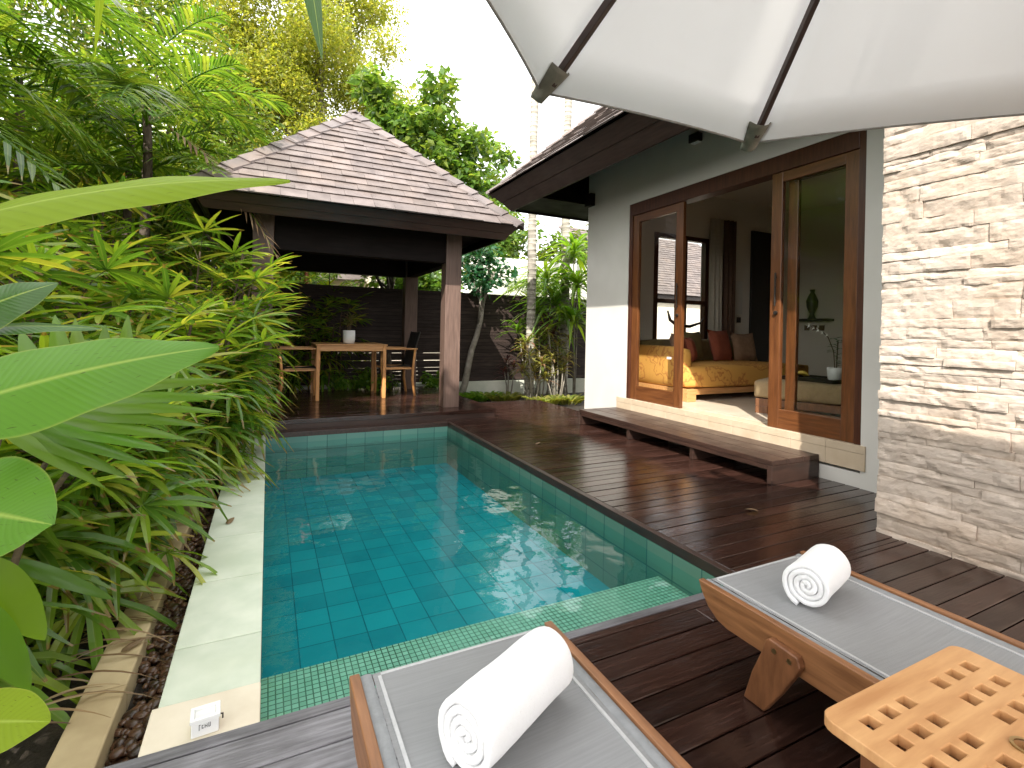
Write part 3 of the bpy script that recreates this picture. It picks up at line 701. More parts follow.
while y < YB+.16:
    yy = min(y+.30, YB+.20)
    mb.box(HX-.014, HX+.158, y+.001, yy-.001, .262, .3235); mb.box(HX-.012, HX-.0005, y+.001, yy-.001, .131, .2605); y = yy
    if y >= YB+.199: break
mb.build('sill', MT['sill_tile'], vl, bevel=.002)
# roof
RX0, RX1, RY0, RY1, RZ = 3.007, 10.2, -5.5, 7.031, 3.235
hip_roof(vl, RX0, RX1, RY0, RY1, RZ, .90, faces='WN')
mb = MB(); band(mb, RX0, RX1, RY0, RY1, .02, RZ-.008, .14, RZ-.150); band(mb, RX0, RX1, RY0, RY1, .15, RZ-.146, .255, RZ-.285); mb.build('fascia', MT['fascia'], vl)
mb = MB()
mb.box(3.29, 9.9, 5.945, 6.745, 2.972, 2.985); mb.box(4.02, 4.0935, 5.78, 5.93, 2.93, 3.10)
mb.add([(3.29,-5.2,3.16),(3.29,5.944,3.16),(4.0935,5.944,3.80),(4.0935,-5.2,3.80)], [(0,1,2,3)])
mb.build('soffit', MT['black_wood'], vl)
mb = MB(); mb.box(9.3,9.5,-4,WY0,-.12,3.95); mb.box(HX,9.3,-4.2,-4,-.12,3.95); mb.build('rear_wall', MT['white_wall'], vl)
# window and inner door in the side wall
mb = MB()
for a in ((5.20,5.27,.85,2.68),(6.25,6.32,.85,2.68),(5.68,5.86,.92,2.61),(5.27,6.25,.85,.92),(5.27,6.25,2.61,2.68),(5.27,5.68,1.62,1.68),(5.86,6.25,1.62,1.68)): mb.box(a[0],a[1],5.78,5.86,a[2],a[3])
w = mb.build('window', MT['frame_dark'], vl)
mb = MB(); mb.box(5.27,6.25,5.815,5.82,.92,2.61); mb.build('glass_pane', MT['glass'], w)
mb = MB(); mb.box(7.30,7.86,5.755,5.795,.33,2.92)
mb.build('inner_door', MT['black_lacquer'], vl, bevel=.004)
# door frame and leaves
mb = MB()
mb.box(HX+.005, IX-.005, YA, YA+.055, ZA+.002, ZB); mb.box(HX+.005, IX-.005, YB-.055, YB, ZA+.002, ZB)
mb.box(HX+.005, IX-.005, YA+.0551, YB-.0551, ZB-.15, ZB)
mb.build('door_frame', MT['frame_dark'], vl, bevel=.004)
def leaf(y0, y1, x, stile=.105, rail=.17, label=None, handle=None, top=.09, dark=False):
    z0, z1 = ZA+.003, ZB-.152
    mb = MB(); mb.box(x, x+.045, y0, y0+stile, z0, z1); mb.box(x, x+.045, y1-stile, y1, z0, z1)
    d = mb.build('sliding_door', MT['door_wood'], vl, bevel=.004)
    if label: d['label'] = label
    for za_, zb_ in ((z0, z0+rail), (z1-top, z1)):
        mb = MB(); mb.box(x+.002, x+.043, y0+stile+.0004, y1-stile-.0004, za_, zb_); mb.build('rail', MT['door_wood_y'], d, bevel=.003)
    mb = MB(); mb.box(x+.020, x+.026, y0+stile, y1-stile, z0+rail, z1-top); mb.build('glass_pane', MT['glass'], d)
    if handle:
        mb = MB(); mb.tube([(x-.022,handle,1.42),(x-.022,handle,1.72)], .008, 8); mb.tube([(x-.001,handle,1.46),(x-.022,handle,1.46)],.006,6); mb.tube([(x-.001,handle,1.68),(x-.022,handle,1.68)],.006,6); mb.tube([(x-.001,handle,1.36),(x-.020,handle,1.36)],.018,10)
        mb.build('handle', MT['steel'], d, bevel=.002)
    return d
leaf(2.30, 3.05, HX+.02, handle=2.985, label='sliding door leaf nearest the stone wall')
leaf(2.34, 2.93, HX+.085, stile=.09)
leaf(4.13, 4.97, HX+.02, handle=4.19, label='sliding door leaf at the far end of the opening')
mb = MB(); mb.box(HX+.038, HX+.0385, 4.29, 4.36, .86, .885); mb.build('sticker', MT['ceramic'], vl)
wl = thing('wall_light', 'small dark box light high on the villa wall above the doors', 'lamp', (4.094, 3.92, 3.20))
mb = MB(); mb.box(4.02, 4.093, 3.86, 3.99, 3.20, 3.29); mb.build('housing', MT['steel'], wl, bevel=.006)
mb = MB(); mb.box(4.04, 4.09, 3.875, 3.975, 3.190, 3.199); mb.build('lens', MT['ceramic'], wl)

# timber bench step below the doors
bs = thing('bench_step', 'long dark timber step below the villa doors', 'step', (3.8, 3.85, 0))
BX0, BX1, BY0, BY1, BZ = 3.50, 4.080, 2.545, 5.19, .187
mb = MB(); xs = [3.50, 3.692, 3.886, 4.08]
for a, b in zip(xs, xs[1:]): mb.box(a, b-.006, BY0, BY1, BZ-.040, BZ)
mb.build('tread', MT['dark_wood_y'], bs, bevel=.004)
mb = MB()
for y in (BY0, 3.35, 4.25, BY1-.045):
    mb = MB(); mb.box(3.515 if y != BY0 else 3.5005, 4.078, y+.0005, y+.044, 0.002, BZ-.0405); mb.build('support', MT['dark_wood_x'], bs, bevel=.003)
mb = MB(); mb.box(3.503, 3.53, 2.592, BY1-.05, BZ-.075, BZ-.041); mb.build('nosing', MT['dark_wood_y'], bs)

# stone-clad wall
sw = thing('stone_wall', 'high wall clad in pale split-face stone, right of the villa doors', 'wall', (3.7, -.5, -.1))
mb = MB()
SX, SYE = 3.285, 1.70
z = -.02; row = 0
def bed(zz_, k, yy):     # uneven bed joint number k
    return zz_+.003*mnoise.noise(V((yy*5, k*7.3, 1)))+.002*mnoise.noise(V((yy*19, k*3.1, 2)))+.0012*mnoise.noise(V((yy*55, k*1.7, 3)))
while z < 2.9:
    h = rnd.choice((.030,.042,.050,.058,.066,.08,.095)); y = SYE+rnd.uniform(-.006, .004); zz = min(z+h, 2.9)
    while y > -2.4:
        l = rnd.uniform(.18, .72); y2 = max(y-l, -2.4)
        pr = rnd.choice((0,.001,.002,.003,.004,.005,.007,.014))*rnd.uniform(.6,1.3); sl = rnd.uniform(-.004,.004); sv = rnd.uniform(-.004,.004)
        nx_, nz_ = max(3, int(l/.016)), 5
        fr = []
        for k in range(nz_+1):
            for j in range(nx_+1):
                u_, v_ = j/nx_, k/nz_; yy = y+(y2-y)*u_
                lo_, hi_ = bed(z, row, yy)+.0004, bed(zz, row+1, yy)-.0004
                z_ = lo_+(hi_-lo_)*v_
                edge_ = min(u_*l, (1-u_)*l, v_*h, (1-v_)*h)
                chip = max(0, mnoise.noise(V((yy*16, z_*22, pr*300)))-.12)*.016
                d = pr+sl*(u_-.5)*2+sv*(v_-.5)*2-.0022*math.exp(-edge_/.004)+.0055*mnoise.noise(V((yy*7, z_*13, pr*90)))+.003*mnoise.noise(V((yy*32, z_*45, 5)))-chip
                fr.append((SX-d, yy, z_))
        bk = [(SX+.05, y, z), (SX+.05, y2, z), (SX+.05, y2, zz), (SX+.05, y, zz)]
        w1 = nx_+1; fs = [(k*w1+j, k*w1+j+1, (k+1)*w1+j+1, (k+1)*w1+j) for k in range(nz_) for j in range(nx_)]
        o = len(fr)
        fs += [tuple(j for j in range(nx_, -1, -1))+(o, o+1), tuple(nz_*w1+j for j in range(nx_+1))+(o+2, o+3), tuple(k*w1 for k in range(nz_+1))+(o+3, o), tuple(k*w1+nx_ for k in range(nz_, -1, -1))+(o+1, o+2)]
        mb.add(fr+bk, fs); y = y2-.002
    z = zz; row += 1
mb.build('stone_cladding', MT['stone'], sw)
mb = MB(); mb.box(SX+.028, HX-.001, -2.4, SYE-.025, -.12, 2.895); mb.build('wall_core', MT['stone'], sw)
mb = MB(); mb.box(SX-.03, HX-.001, -2.42, SYE+.01, 2.897, 2.95); mb.build('cap', MT['kerb'], sw, bevel=.005)

# ------------------------------------------------------------------ room furniture
def rbox(mb, x0, x1, y0, y1, z0, z1, r=.05, puff=.0, seg=3):
    """box with rounded edges and slightly swollen faces"""
    bm = bmesh.new(); bmesh.ops.create_cube(bm, size=1)
    for v in bm.verts: v.co = V((x0+(v.co.x+.5)*(x1-x0), y0+(v.co.y+.5)*(y1-y0), z0+(v.co.z+.5)*(z1-z0)))
    bmesh.ops.subdivide_edges(bm, edges=bm.edges[:], cuts=5, use_grid_fill=True)
    c = V(((x0+x1)/2, (y0+y1)/2, (z0+z1)/2)); h = V(((x1-x0)/2, (y1-y0)/2, (z1-z0)/2))
    for v in bm.verts:
        q = v.co-c; inn = V([max(-(h[i]-r), min(h[i]-r, q[i])) for i in range(3)])
        d = q-inn
        if d.length > 1e-6: d = d.normalized()*r
        n = V([q[i]/h[i] for i in range(3)]); w = [1-abs(n[(i+1)%3])**2 for i in range(3)]
        sw_ = V([n[i]*puff*(1-n[(i+1)%3]**2)*(1-n[(i+2)%3]**2) for i in range(3)])
        v.co = c+inn+d+sw_
    bm.verts.index_update()
    mb.add([v.co.copy() for v in bm.verts], [[v.index for v in f.verts] for f in bm.faces]); bm.free()
sf = thing('sofa', 'low yellow patterned sofa on a wooden plinth inside the villa', 'sofa', (5.6, 5.0, .33))
mb = MB(); rbox(mb, 4.56, 6.9, 4.46, 5.55, .482, .765, .05, .01); mb.build('seat', MT['sofa'], sf, smooth=True)
mb = MB(); rbox(mb, 4.53, 4.70, 4.50, 5.68, .487, .985, .075, .01); mb.build('armrest', MT['sofa'], sf, smooth=True)
mb = MB(); rbox(mb, 4.705, 6.9, 5.42, 5.68, .60, 1.06, .06, .02); mb.build('backrest', MT['cush_olive'], sf, smooth=True)
mb = MB(); mb.box(4.56, 6.88, 4.50, 5.5, .405, .481); mb.build('plinth', MT['teak'], sf, bevel=.004)
for x in (4.55, 6.7):
    for y in (4.44, 5.3):
        mb = MB(); mb.box(x, x+.14, y, y+.16, .3305, .404 if y > 5 else .483); mb.build('foot', MT['teak'], sf, bevel=.004)
def cushion(label, c, w, m, yaw, tilt, th=.07):
    mb = MB(); n = 8; vs = []
    for s in (-1, 1):
        for i in range(n+1):
            for j in range(n+1):
                u, v = 2*i/n-1, 2*j/n-1
                bul = th*max(0, (1-u**4)*(1-v**4))**.6
                pin = 1-.10*(1-abs(u)**2)*abs(v)**3 - .10*(1-abs(v)**2)*abs(u)**3
                vs.append(V((u*w*pin, s*bul, v*w*pin)))
    k = (n+1)**2; fs = []
    for s in range(2):
        for i in range(n):
            for j in range(n):
                a = s*k+i*(n+1)+j; fs.append((a, a+1, a+n+2, a+n+1) if s else (a, a+n+1, a+n+2, a+1))
    R = Matrix.Rotation(yaw, 3, 'Z') @ Matrix.Rotation(tilt, 3, 'X')
    low = min((R@p).z for p in vs)
    mb.add([R@p+V((c[0], c[1], c[2]-low)) for p in vs], fs)
    tag(mb.build('cushion', m, smooth=True), label, 'cushion')
cushion('brown cushion leaning on the sofa arm', (4.92, 5.0, .765), .21, MT['cush_brown'], math.radians(50), math.radians(-18))
cushion('narrow red cushion beside the brown cushion on the sofa', (5.17, 5.02, .765), .18, MT['cush_red'], math.radians(35), math.radians(-14))
cushion('large rust coloured cushion upright in the middle of the sofa', (5.95, 5.2, .765), .24, MT['cush_red'], math.radians(8), math.radians(-15))
cushion('dark brown cushion at the right side of the sofa', (6.45, 5.2, .765), .22, MT['cush_brown'], math.radians(-8), math.radians(-15))
cushion('olive cushion behind the red ones on the sofa', (5.5, 5.28, .765), .22, MT['cush_olive'], math.radians(12), math.radians(-12))

ot = thing('ottoman', 'beige upholstered bench on a wooden plinth behind the glass door', 'ottoman', (5.27, 3.30, .33), rotz=math.radians(24), local=True)
mb = MB(); rbox(mb, -.42, .42, -.62, .55, .155, .35, .035, .006); mb.build('seat', MT['ottoman'], ot, smooth=True)
mb = MB(); mb.box(-.41, .41, -.60, .53, .075, .154); mb.build('plinth', MT['teak_leg'], ot, bevel=.004)
for x in (-.41, .29):
    for y in (-.60, .41): mb = MB(); mb.box(x, x+.12, y, y+.12, .0005, .0745); mb.build('foot', MT['teak_leg'], ot, bevel=.003)
mb = MB(); mb.box(5.03, 5.50, 3.02, 3.58, .6865, .70); mb.box(5.03,5.50,3.02,3.032,.7005,.722); mb.box(5.03,5.50,3.568,3.58,.7005,.722); mb.box(5.03,5.042,3.0325,3.5675,.7005,.722); mb.box(5.488,5.50,3.0325,3.5675,.7005,.722)
tag(mb.build('tray', MT['black_lacquer']), 'black lacquer tray lying on the beige ottoman', 'tray')
bn = thing('bananas', 'small bunch of yellow bananas on the black tray', 'fruit', (5.2, 3.42, .70))
for i in range(4):
    mb = MB(); a = .5+i*.22
    pts = [V((5.10+.05*i*.3+.14*t*math.cos(a), 3.50-.14*t*math.sin(a), .722+.035*math.sin(PI*t)+.004*i)) for t in (0,.2,.4,.6,.8,1)]
    mb.tube(pts, [.006,.014,.017,.017,.014,.006], 7); mb.build('banana', MT['banana_fruit'], bn, smooth=True)
op = thing('orchid_pot', 'potted orchid in a white pot behind the glass door', 'plant', (5.36, 3.20, .70))
mb = MB(); mb.lathe([(.055,0),(.062,.005),(.075,.13),(.068,.131),(.01,.11)], (5.36,3.20,.7005), 20); mb.build('pot', MT['ceramic'], op, smooth=True)
mb = MB(); mb.tube([(5.36,3.20,.80),(5.35,3.21,1.0),(5.33,3.26,1.15),(5.28,3.34,1.25)], .005, 5); mb.tube([(5.37,3.19,.80),(5.37,3.18,1.12)], .006, 5); mb.build('stem', MT['cane'], op)
mb = MB()
for i in range(16):
    b = rnd.uniform(0, 6.3); strap_leaf(mb, (5.365, 3.19, .84+.02*i), (math.cos(b), math.sin(b), .5), rnd.uniform(.09,.15), .035, .4, 4)
mb.build('foliage', MT['teal_leaf'], op)
mb = MB()
for i in range(5):
    p = V((5.32-.02*i, 3.27+.035*i, 1.17+.025*i))
    for j in range(5): a = j*1.257; strap_leaf(mb, p, (.3*math.cos(a)-.5, .8*math.cos(a), .8*math.sin(a)), .03, .022, 0, 2)
mb.build('blossom', MT['ceramic'], op)
mb = MB(); mb.box(8.30, 8.497, 5.10, 5.72, 1.42, 1.46); tag(mb.build('wall_shelf', MT['black_lacquer']), 'black shelf on the far wall of the room', 'shelf')
mb = MB(); mb.lathe([(.07,0),(.05,.03),(.035,.08),(.085,.20),(.095,.30),(.06,.40),(.03,.45),(.045,.50)], (8.40, 5.42, 1.4605), 14); tag(mb.build('vase', MT['black_lacquer'], smooth=True), 'dark vase standing on the black wall shelf', 'vase')
for i in range(3):
    mb = MB(); mb.box(8.488, 8.498, 5.26+.13*i, 5.35+.13*i, 1.26, 1.35)
    tag(mb.build('switch_plate', MT['curtain_dark'], bevel=.002), 'small square switch plate in the row under the black wall shelf', 'switch', 'switch plates below the wall shelf')
mb = MB(); mb.box(7.0, 7.09, 5.782, 5.796, 1.36, 1.45); tag(mb.build('switch_plate', MT['black_lacquer'], bevel=.002), 'dark switch plate between the curtain and the inner door', 'switch')
mb = MB(); mb.box(6.93, 7.12, 5.784, 5.796, 1.50, 2.05)
tag(mb.build('notice_panel', MT['white_wall'], bevel=.002), 'pale framed panel on the wall above the dark switch plate', 'panel')
def curtain(x0, x1, label, m):
    mb = MB(); n = 40; vs = []
    for z in (.36, 3.0):
        for i in range(n+1):
            u = i/n; vs.append((x0+(x1-x0)*u, 5.70+.035*math.sin(u*(x1-x0)*75)+.008*math.sin(u*9), z))
    mb.add(vs, [(i, i+1, n+2+i, n+1+i) for i in range(n)])
    o = mb.build('curtain', m, smooth=True); s = o.modifiers.new('cloth', 'SOLIDIFY'); s.thickness = .004; tag(o, label, 'curtain')
curtain(6.28, 6.55, 'cream curtain drawn to the side of the room window', MT['curtain'])
curtain(6.58, 6.86, 'brown curtain hanging beside the cream one', MT['curtain_dark'])
hn = thing('horn_ornament', 'dark curved horn ornament standing behind the sofa', 'ornament', (5.75, 5.72, .33))
mb = MB(); mb.tube([(5.40,5.70,1.50),(5.45,5.70,1.36),(5.60,5.70,1.28),(5.85,5.70,1.27),(6.08,5.70,1.33),(6.16,5.70,1.42)], [.012,.024,.030,.026,.018,.004], 8); mb.build('horn', MT['black_lacquer'], hn, smooth=True)
mb = MB(); mb.tube([(5.6,5.72,.332),(5.6,5.72,1.27)], .018, 8); mb.box(5.45,5.75,5.685,5.755,.331,.36); mb.build('stand', MT['black_lacquer'], hn)

# ------------------------------------------------------------------ sun loungers
def make_lounger(label, loc):
    W = .592; t = .026
    lg = thing('sun_lounger', label, 'sun lounger', loc, 'teak sun loungers with grey sling', 0, local=True)
    for side, x in ((0, 0), (1, W-t)):
        mb = MB(); prof = [(0,.270),(-.004,.262),(-.018,.232),(-.045,.196),(-.085,.168),(-.125,.158)]
        poly = [(x, y, z) for y, z in prof]+[(x, -2.0, .158), (x, -2.0, .270)]
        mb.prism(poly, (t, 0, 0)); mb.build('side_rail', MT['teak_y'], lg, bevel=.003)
    def sag(u, y): return .262-.010*math.sin(PI*u)*min(1, -y/.25)
    mb = MB(); nx, ny = 14, 40; vs = []
    x0, x1 = t+.030, W-t-.030
    for j in range(ny+1):
        y = -.010-1.97*j/ny
        for i in range(nx+1):
            u = i/nx; vs.append((x0+(x1-x0)*u, y, sag(u, y)+.0012*math.sin(j*1.3+u*3)))
    f = [(j*(nx+1)+i, (j+1)*(nx+1)+i, (j+1)*(nx+1)+i+1, j*(nx+1)+i+1) for j in range(ny) for i in range(nx)]
    mb.add(vs, f)
    # front of the sling wraps round the end bar
    fr = []
    for k in range(7):
        a = PI*k/6
        for i in range(nx+1):
            u = i/nx; fr.append((x0+(x1-x0)*u, -.010+.010*math.sin(a), sag(u, -.01)-.010+.010*math.cos(a)))
    mb.add(fr, [(k*(nx+1)+i, k*(nx+1)+i+1, (k+1)*(nx+1)+i+1, (k+1)*(nx+1)+i) for k in range(6) for i in range(nx)])
    sl = mb.build('sling', MT['fabric'], lg, smooth=True)
    mb = MB()
    for xa, xb in ((t+.0008, x0-.001), (x1+.001, W-t-.0008)):
        m_ = 4; vs = []
        for y in (-.003, -1.99):
            for k in range(m_+1):
                u = k/m_; vs.append((xa+(xb-xa)*u, y, .2605+.003*math.sin(PI*u)))
        mb.add(vs, [(k, k+m_+1, k+m_+2, k+1) for k in range(m_)])
    mb.build('side_sleeve', MT['sling_edge'], sl, smooth=True)
    mb = MB()
    for xa in (x0+.012, x1-.020):
        mb.box(xa, xa+.008, -1.97, -.022, .2585, .2640)
    mb.box(x0+.0205, x1-.0205, -.020, -.011, .255, .2636)
    mb.build('hem', MT['hem'], sl)
    mb = MB(); mb.tube([(t+.001, -.012, .246), (W-t-.001, -.012, .246)], .009, 8)
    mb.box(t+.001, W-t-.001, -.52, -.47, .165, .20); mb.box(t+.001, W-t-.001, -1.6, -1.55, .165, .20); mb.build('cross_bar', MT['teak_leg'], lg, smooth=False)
    for y in (-.345, -1.65):
        for x, o in ((-.027, -1), (W+.001, 1)):
            mb = MB(); poly = []
            # leg board leans: top at the rail, foot further towards the end
            top = [(.052, .226), (.058, .218), (.052, .170)]; 
            pts = [(y-.046,.226),(y+.044,.232),(y+.056,.222),(y+.064,.19),(y+.100,.10),(y+.128,.002),(y+.056,.002),(y+.004,.085),(y-.040,.165),(y-.056,.200)]
            poly = [(x, a, b) for a, b in reversed(pts)] 
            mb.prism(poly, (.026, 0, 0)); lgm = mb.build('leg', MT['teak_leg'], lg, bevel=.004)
            mb = MB(); xo = x-.003 if o < 0 else x+.0262
            for yy, zz in ((y-.024, .203), (y+.024, .206)):
                mb.prism([(xo, yy+.0075*math.cos(a), zz+.0075*math.sin(a)) for a in [k*PI/6 for k in range(12)]], (.0028, 0, 0))
            mb.build('bolt', MT['brass'], lgm)
    return lg
LY = 1.302
lg = make_lounger('teak sun lounger with grey sling nearest the pool', (.200, LY, 0))
l2 = copy_tree(lg); l2.location = (1.407, LY+.003, 0); l2['label'] = 'teak sun lounger with grey sling nearest the stone wall, right of the slatted table'

def towel(label, c, yaw, R=.084, Ln=.33, seed=1, turns=3.9, flap=112):
    rr = random.Random(seed); mb = MB(); n = int(turns*30); pitch = (R-.010)/turns; th = pitch*.90
    prof = [(-1,-.30),(-1,.30),(-.985,.42),(-.96,.5)]+[(-.96+.16*k,.5) for k in range(1,12)]+[(.96,.5),(.985,.42),(1,.30),(1,-.30),(.985,-.42),(.96,-.5)]+[(.96-.16*k,-.5) for k in range(1,12)]+[(-.96,-.5),(-.985,-.42)]
    vs = []; m_ = len(prof)
    for i in range(n+1):
        a = 2*PI*turns*i/n; r = .010+pitch*turns*i/n - th*.5
        if i < 2: r = max(r, .003)
        wob = 1+.035*math.sin(a*1.0+seed)+.02*math.sin(a*2+seed*2)
        e0 = .010*mnoise.noise(V((a*.35, seed, 0)))+.004*mnoise.noise(V((a*2, seed, 4))); e1 = .010*mnoise.noise(V((a*.35, seed, 9)))
        for u, w in prof:
            y = u*Ln/2 + (e0 if u < 0 else e1)*abs(u)
            rad = (r*wob+w*th) + (r/R)*(.0035*mnoise.noise(V((y*11, math.cos(a)*1.6, math.sin(a)*1.6+seed)))+.0015*mnoise.noise(V((y*40, a*3, seed))))
            vs.append(V((rad*math.cos(a), y, rad*math.sin(a)*.965)))
    fs = [(i*m_+j, i*m_+(j+1)%m_, (i+1)*m_+(j+1)%m_, (i+1)*m_+j) for i in range(n) for j in range(m_)]
    fs += [tuple(range(m_-1,-1,-1)), tuple(range(n*m_, n*m_+m_))]
    Rz = Matrix.Rotation(yaw, 3, 'Z') @ Matrix.Rotation(2*PI*turns+math.radians(flap), 3, 'Y')
    pts = [Rz@p for p in vs]; low = min(p.z for p in pts)
    mb.add([p+V((c[0], c[1], c[2]-low)) for p in pts], fs)
    o = mb.build('rolled_towel', MT['towel'], smooth=True); return tag(o, label, 'towel', 'rolled white towels on the loungers')
towel('rolled white towel lying on the lounger nearest the pool', (.507, .998, .2525), math.radians(-63.7), R=.084, Ln=.315, seed=1)
towel('rolled white towel lying on the lounger nearest the stone wall', (1.722, 1.068, .2525), math.radians(-74), R=.080, Ln=.245, seed=2)

# slatted umbrella table between the loungers
CX, CY = 1.203, .378
tb = thing('side_table', 'small teak side table with a grid of square holes between the loungers', 'table', (CX, CY, 0))
x0, x1, y0, y1, zt, th = .947, 1.457, .172, .584, .44, .021
r = .028
def corner(cx, cy, a0): return [(cx+r*math.cos(a0+k*PI/8), cy+r*math.sin(a0+k*PI/8)) for k in range(5)]
outline = corner(x1-r, y1-r, 0)+corner(x0+r, y1-r, PI/2)+corner(x0+r, y0+r, PI)+corner(x1-r, y0+r, 1.5*PI)
bm = bmesh.new()
ov = [bm.verts.new((a, b, zt)) for a, b in outline]; edges = [bm.edges.new((ov[i], ov[(i+1)%len(ov)])) for i in range(len(ov))]
holes = []
xs_ = [.998, 1.059, 1.119, 1.2475, 1.308, 1.369]
for row in range(-3, 4):
    yc = CY+row*.0500
    for xc in xs_:
        holes.append((xc, xc+.033, yc-.0125, yc+.0125))
for a, b, c, d in holes:
    hv = [bm.verts.new(p) for p in ((a,c,zt),(b,c,zt),(b,d,zt),(a,d,zt))]
    edges += [bm.edges.new((hv[i], hv[(i+1)%4])) for i in range(4)]
hv = [bm.verts.new((CX+.019*math.cos(k*PI/10), CY+.019*math.sin(k*PI/10), zt)) for k in range(20)]
edges += [bm.edges.new((hv[i], hv[(i+1)%20])) for i in range(20)]
bmesh.ops.triangle_fill(bm, use_beauty=True, use_dissolve=False, edges=edges)
def inside(p):
    if (p.x-CX)**2+(p.y-CY)**2 < .0175**2: return True
    return any(a+1e-4 < p.x < b-1e-4 and c+1e-4 < p.y < d-1e-4 for a, b, c, d in holes)
bad = [f for f in bm.faces if inside(f.calc_center_median())]
bmesh.ops.delete(bm, geom=bad, context='FACES')
bm.normal_update()
if sum(f.normal.z for f in bm.faces) < 0: bmesh.ops.reverse_faces(bm, faces=bm.faces[:])
ex = bmesh.ops.extrude_face_region(bm, geom=bm.faces[:])
for q in ex['geom']:
    if isinstance(q, bmesh.types.BMVert): q.co.z -= th
bmesh.ops.recalc_face_normals(bm, faces=bm.faces[:])
me = bpy.data.meshes.new('tabletop'); bm.to_mesh(me); bm.free(); me.materials.append(MT['teak_top'])
o = bpy.data.objects.new('tabletop', me); COL.objects.link(o); o.parent = tb; o.matrix_parent_inverse = Matrix.Translation(-V(tb['_w']))
bv = o.modifiers.new('bevel', 'BEVEL'); bv.width = .003; bv.segments = 2; bv.limit_method = 'ANGLE'; bv.angle_limit = .9
mb = MB()
k = 20; 
for ra, rb, za, zb in ((.0165, .022, zt+.0005, zt+.0035),):
    vs = []
    for q in range(k):
        a = 2*PI*q/k
        for R_, Z_ in ((ra, za), (rb, za), (rb, zb), (ra, zb)): vs.append((CX+R_*math.cos(a), CY+R_*math.sin(a), Z_))
    mb.add(vs, [(q*4+j, q*4+(j+1)%4, ((q+1)%k)*4+(j+1)%4, ((q+1)%k)*4+j) for q in range(k) for j in range(4)])
mb.build('pole_ring', MT['brass'], o)
for xx, yy in ((x0+.055, y0+.045), (x1-.10, y0+.045), (x0+.055, y1-.09), (x1-.10, y1-.09)):
    mb = MB(); mb.box(xx, xx+.045, yy, yy+.045, .001, zt-th-.0005); mb.build('leg', MT['teak_leg'], tb, bevel=.004)
mb = MB(); mb.box(x0+.056, x0+.10, y0+.0905, y1-.0905, .345, .4185); mb.box(x1-.098, x1-.056, y0+.0905, y1-.0905, .345, .4185); mb.build('apron', MT['teak_leg'], tb)

# ------------------------------------------------------------------ umbrella
UX, UY = 1.2576, .2646
um = thing('umbrella', 'large white garden umbrella with brown wooden ribs over the loungers', 'umbrella', (1.0, -1.95, 0))
HUBZ, TIPZ, UR, A0 = 2.989, 1.921, 1.28, math.radians(65.71)
tips = [V((UX+UR*math.cos(A0+k*PI/4), UY+UR*math.sin(A0+k*PI/4), TIPZ)) for k in range(8)]
hub = V((UX, UY, HUBZ))
mb = MB(); nr, na = 10, 10
for k in range(8):
    a, b = tips[k], tips[(k+1)%8]; vs = []
    for i in range(nr+1):
        t = i/nr
        for j in range(na+1):
            u = j/na; s = 4*u*(1-u)
            p = hub.lerp(a.lerp(b, u), t)
            scal = s*.014*t*t
            p = p+(hub-p)*scal
            p.z += -.030*s*t*(1-t)*2 - .012*s*t
            # puckers near the rib ends
            ed = min(u, 1-u)
            p.z += .004*math.sin(u*55)*max(0, t-.6)*math.exp(-ed*9)
            vs.append(p+V((0,0,.030)))
    mb.add(vs, [(i*(na+1)+j, i*(na+1)+j+1, (i+1)*(na+1)+j+1, (i+1)*(na+1)+j) for i in range(nr) for j in range(na)])
cn = mb.build('canopy', MT['canopy'], um, smooth=True)
s = cn.modifiers.new('cloth', 'SOLIDIFY'); s.thickness = .0015
mb = MB()
for k in range(8):
    a, b = tips[k], tips[(k+1)%8]; pts = []
    for j in range(na+1):
        u = j/na; sc = 4*u*(1-u); p = a.lerp(b, u); p = p+(hub-p)*sc*.014; p.z += -.012*sc+.028; pts.append(p)
    mb.tube(pts, .0042, 5)
mb.build('hem', MT['canopy_hem'], cn, smooth=True)
for k in range(8):
    d = (tips[k]-hub).normalized(); sd = d.cross(V((0,0,1))).normalized(); up = sd.cross(d)
    mb = MB(); c = hub.lerp(tips[k], .5)-up*.001; mb.obox(c-d*.02, d, sd, up, (tips[k]-hub).length/2-.04, .0095, .014); rb = mb.build('rib', MT['rib'], um, bevel=.003)
    mb = MB()
    # folded leather-like pocket: a small saddle shape around the rib end
    vs = []; K = 9
    for i in range(7):
        q = i/6; c = tips[k]-d*(.125*(1-q)-.008)+up*(.018)
        wd = .042*(1-q*.40); hh = .042*(1-q*.55)
        for j in range(K):
            an = PI*(j/(K-1))
            flare = 1.25 if j in (0, K-1) else 1
            vs.append(c+sd*wd*math.cos(an)*flare-up*hh*math.sin(an))
    mb.add(vs, [(i*K+j, i*K+j+1, (i+1)*K+j+1, (i+1)*K+j) for i in range(6) for j in range(K-1)])
    pk = mb.build('tip_pocket', MT['pocket'], rb, smooth=True); s = pk.modifiers.new('cloth', 'SOLIDIFY'); s.thickness = .004
mb = MB(); mb.lathe([(.035,0),(.05,.01),(.05,.06),(.03,.075)], (UX,UY,HUBZ-.06), 16); mb.build('hub', MT['rib'], um)
MX, MY = 1.0, -1.95
mb = MB(); mb.box(MX-.035, MX+.035, MY-.035, MY+.035, .06, HUBZ+.16); mb.build('mast', MT['rib'], um, bevel=.005)
mb = MB(); d = (V((UX,UY,0))-V((MX,MY,0))); Ln = d.length; d.normalize(); mb.obox(V((MX,MY,HUBZ+.20))+d*Ln*.5, d, V((0,0,1)).cross(d), V((0,0,1)), Ln*.5+.06, .03, .038)
mb.tube([V((UX,UY,HUBZ+.0155)), V((UX,UY,HUBZ+.165))], .016, 8); mb.build('arm', MT['rib'], um)
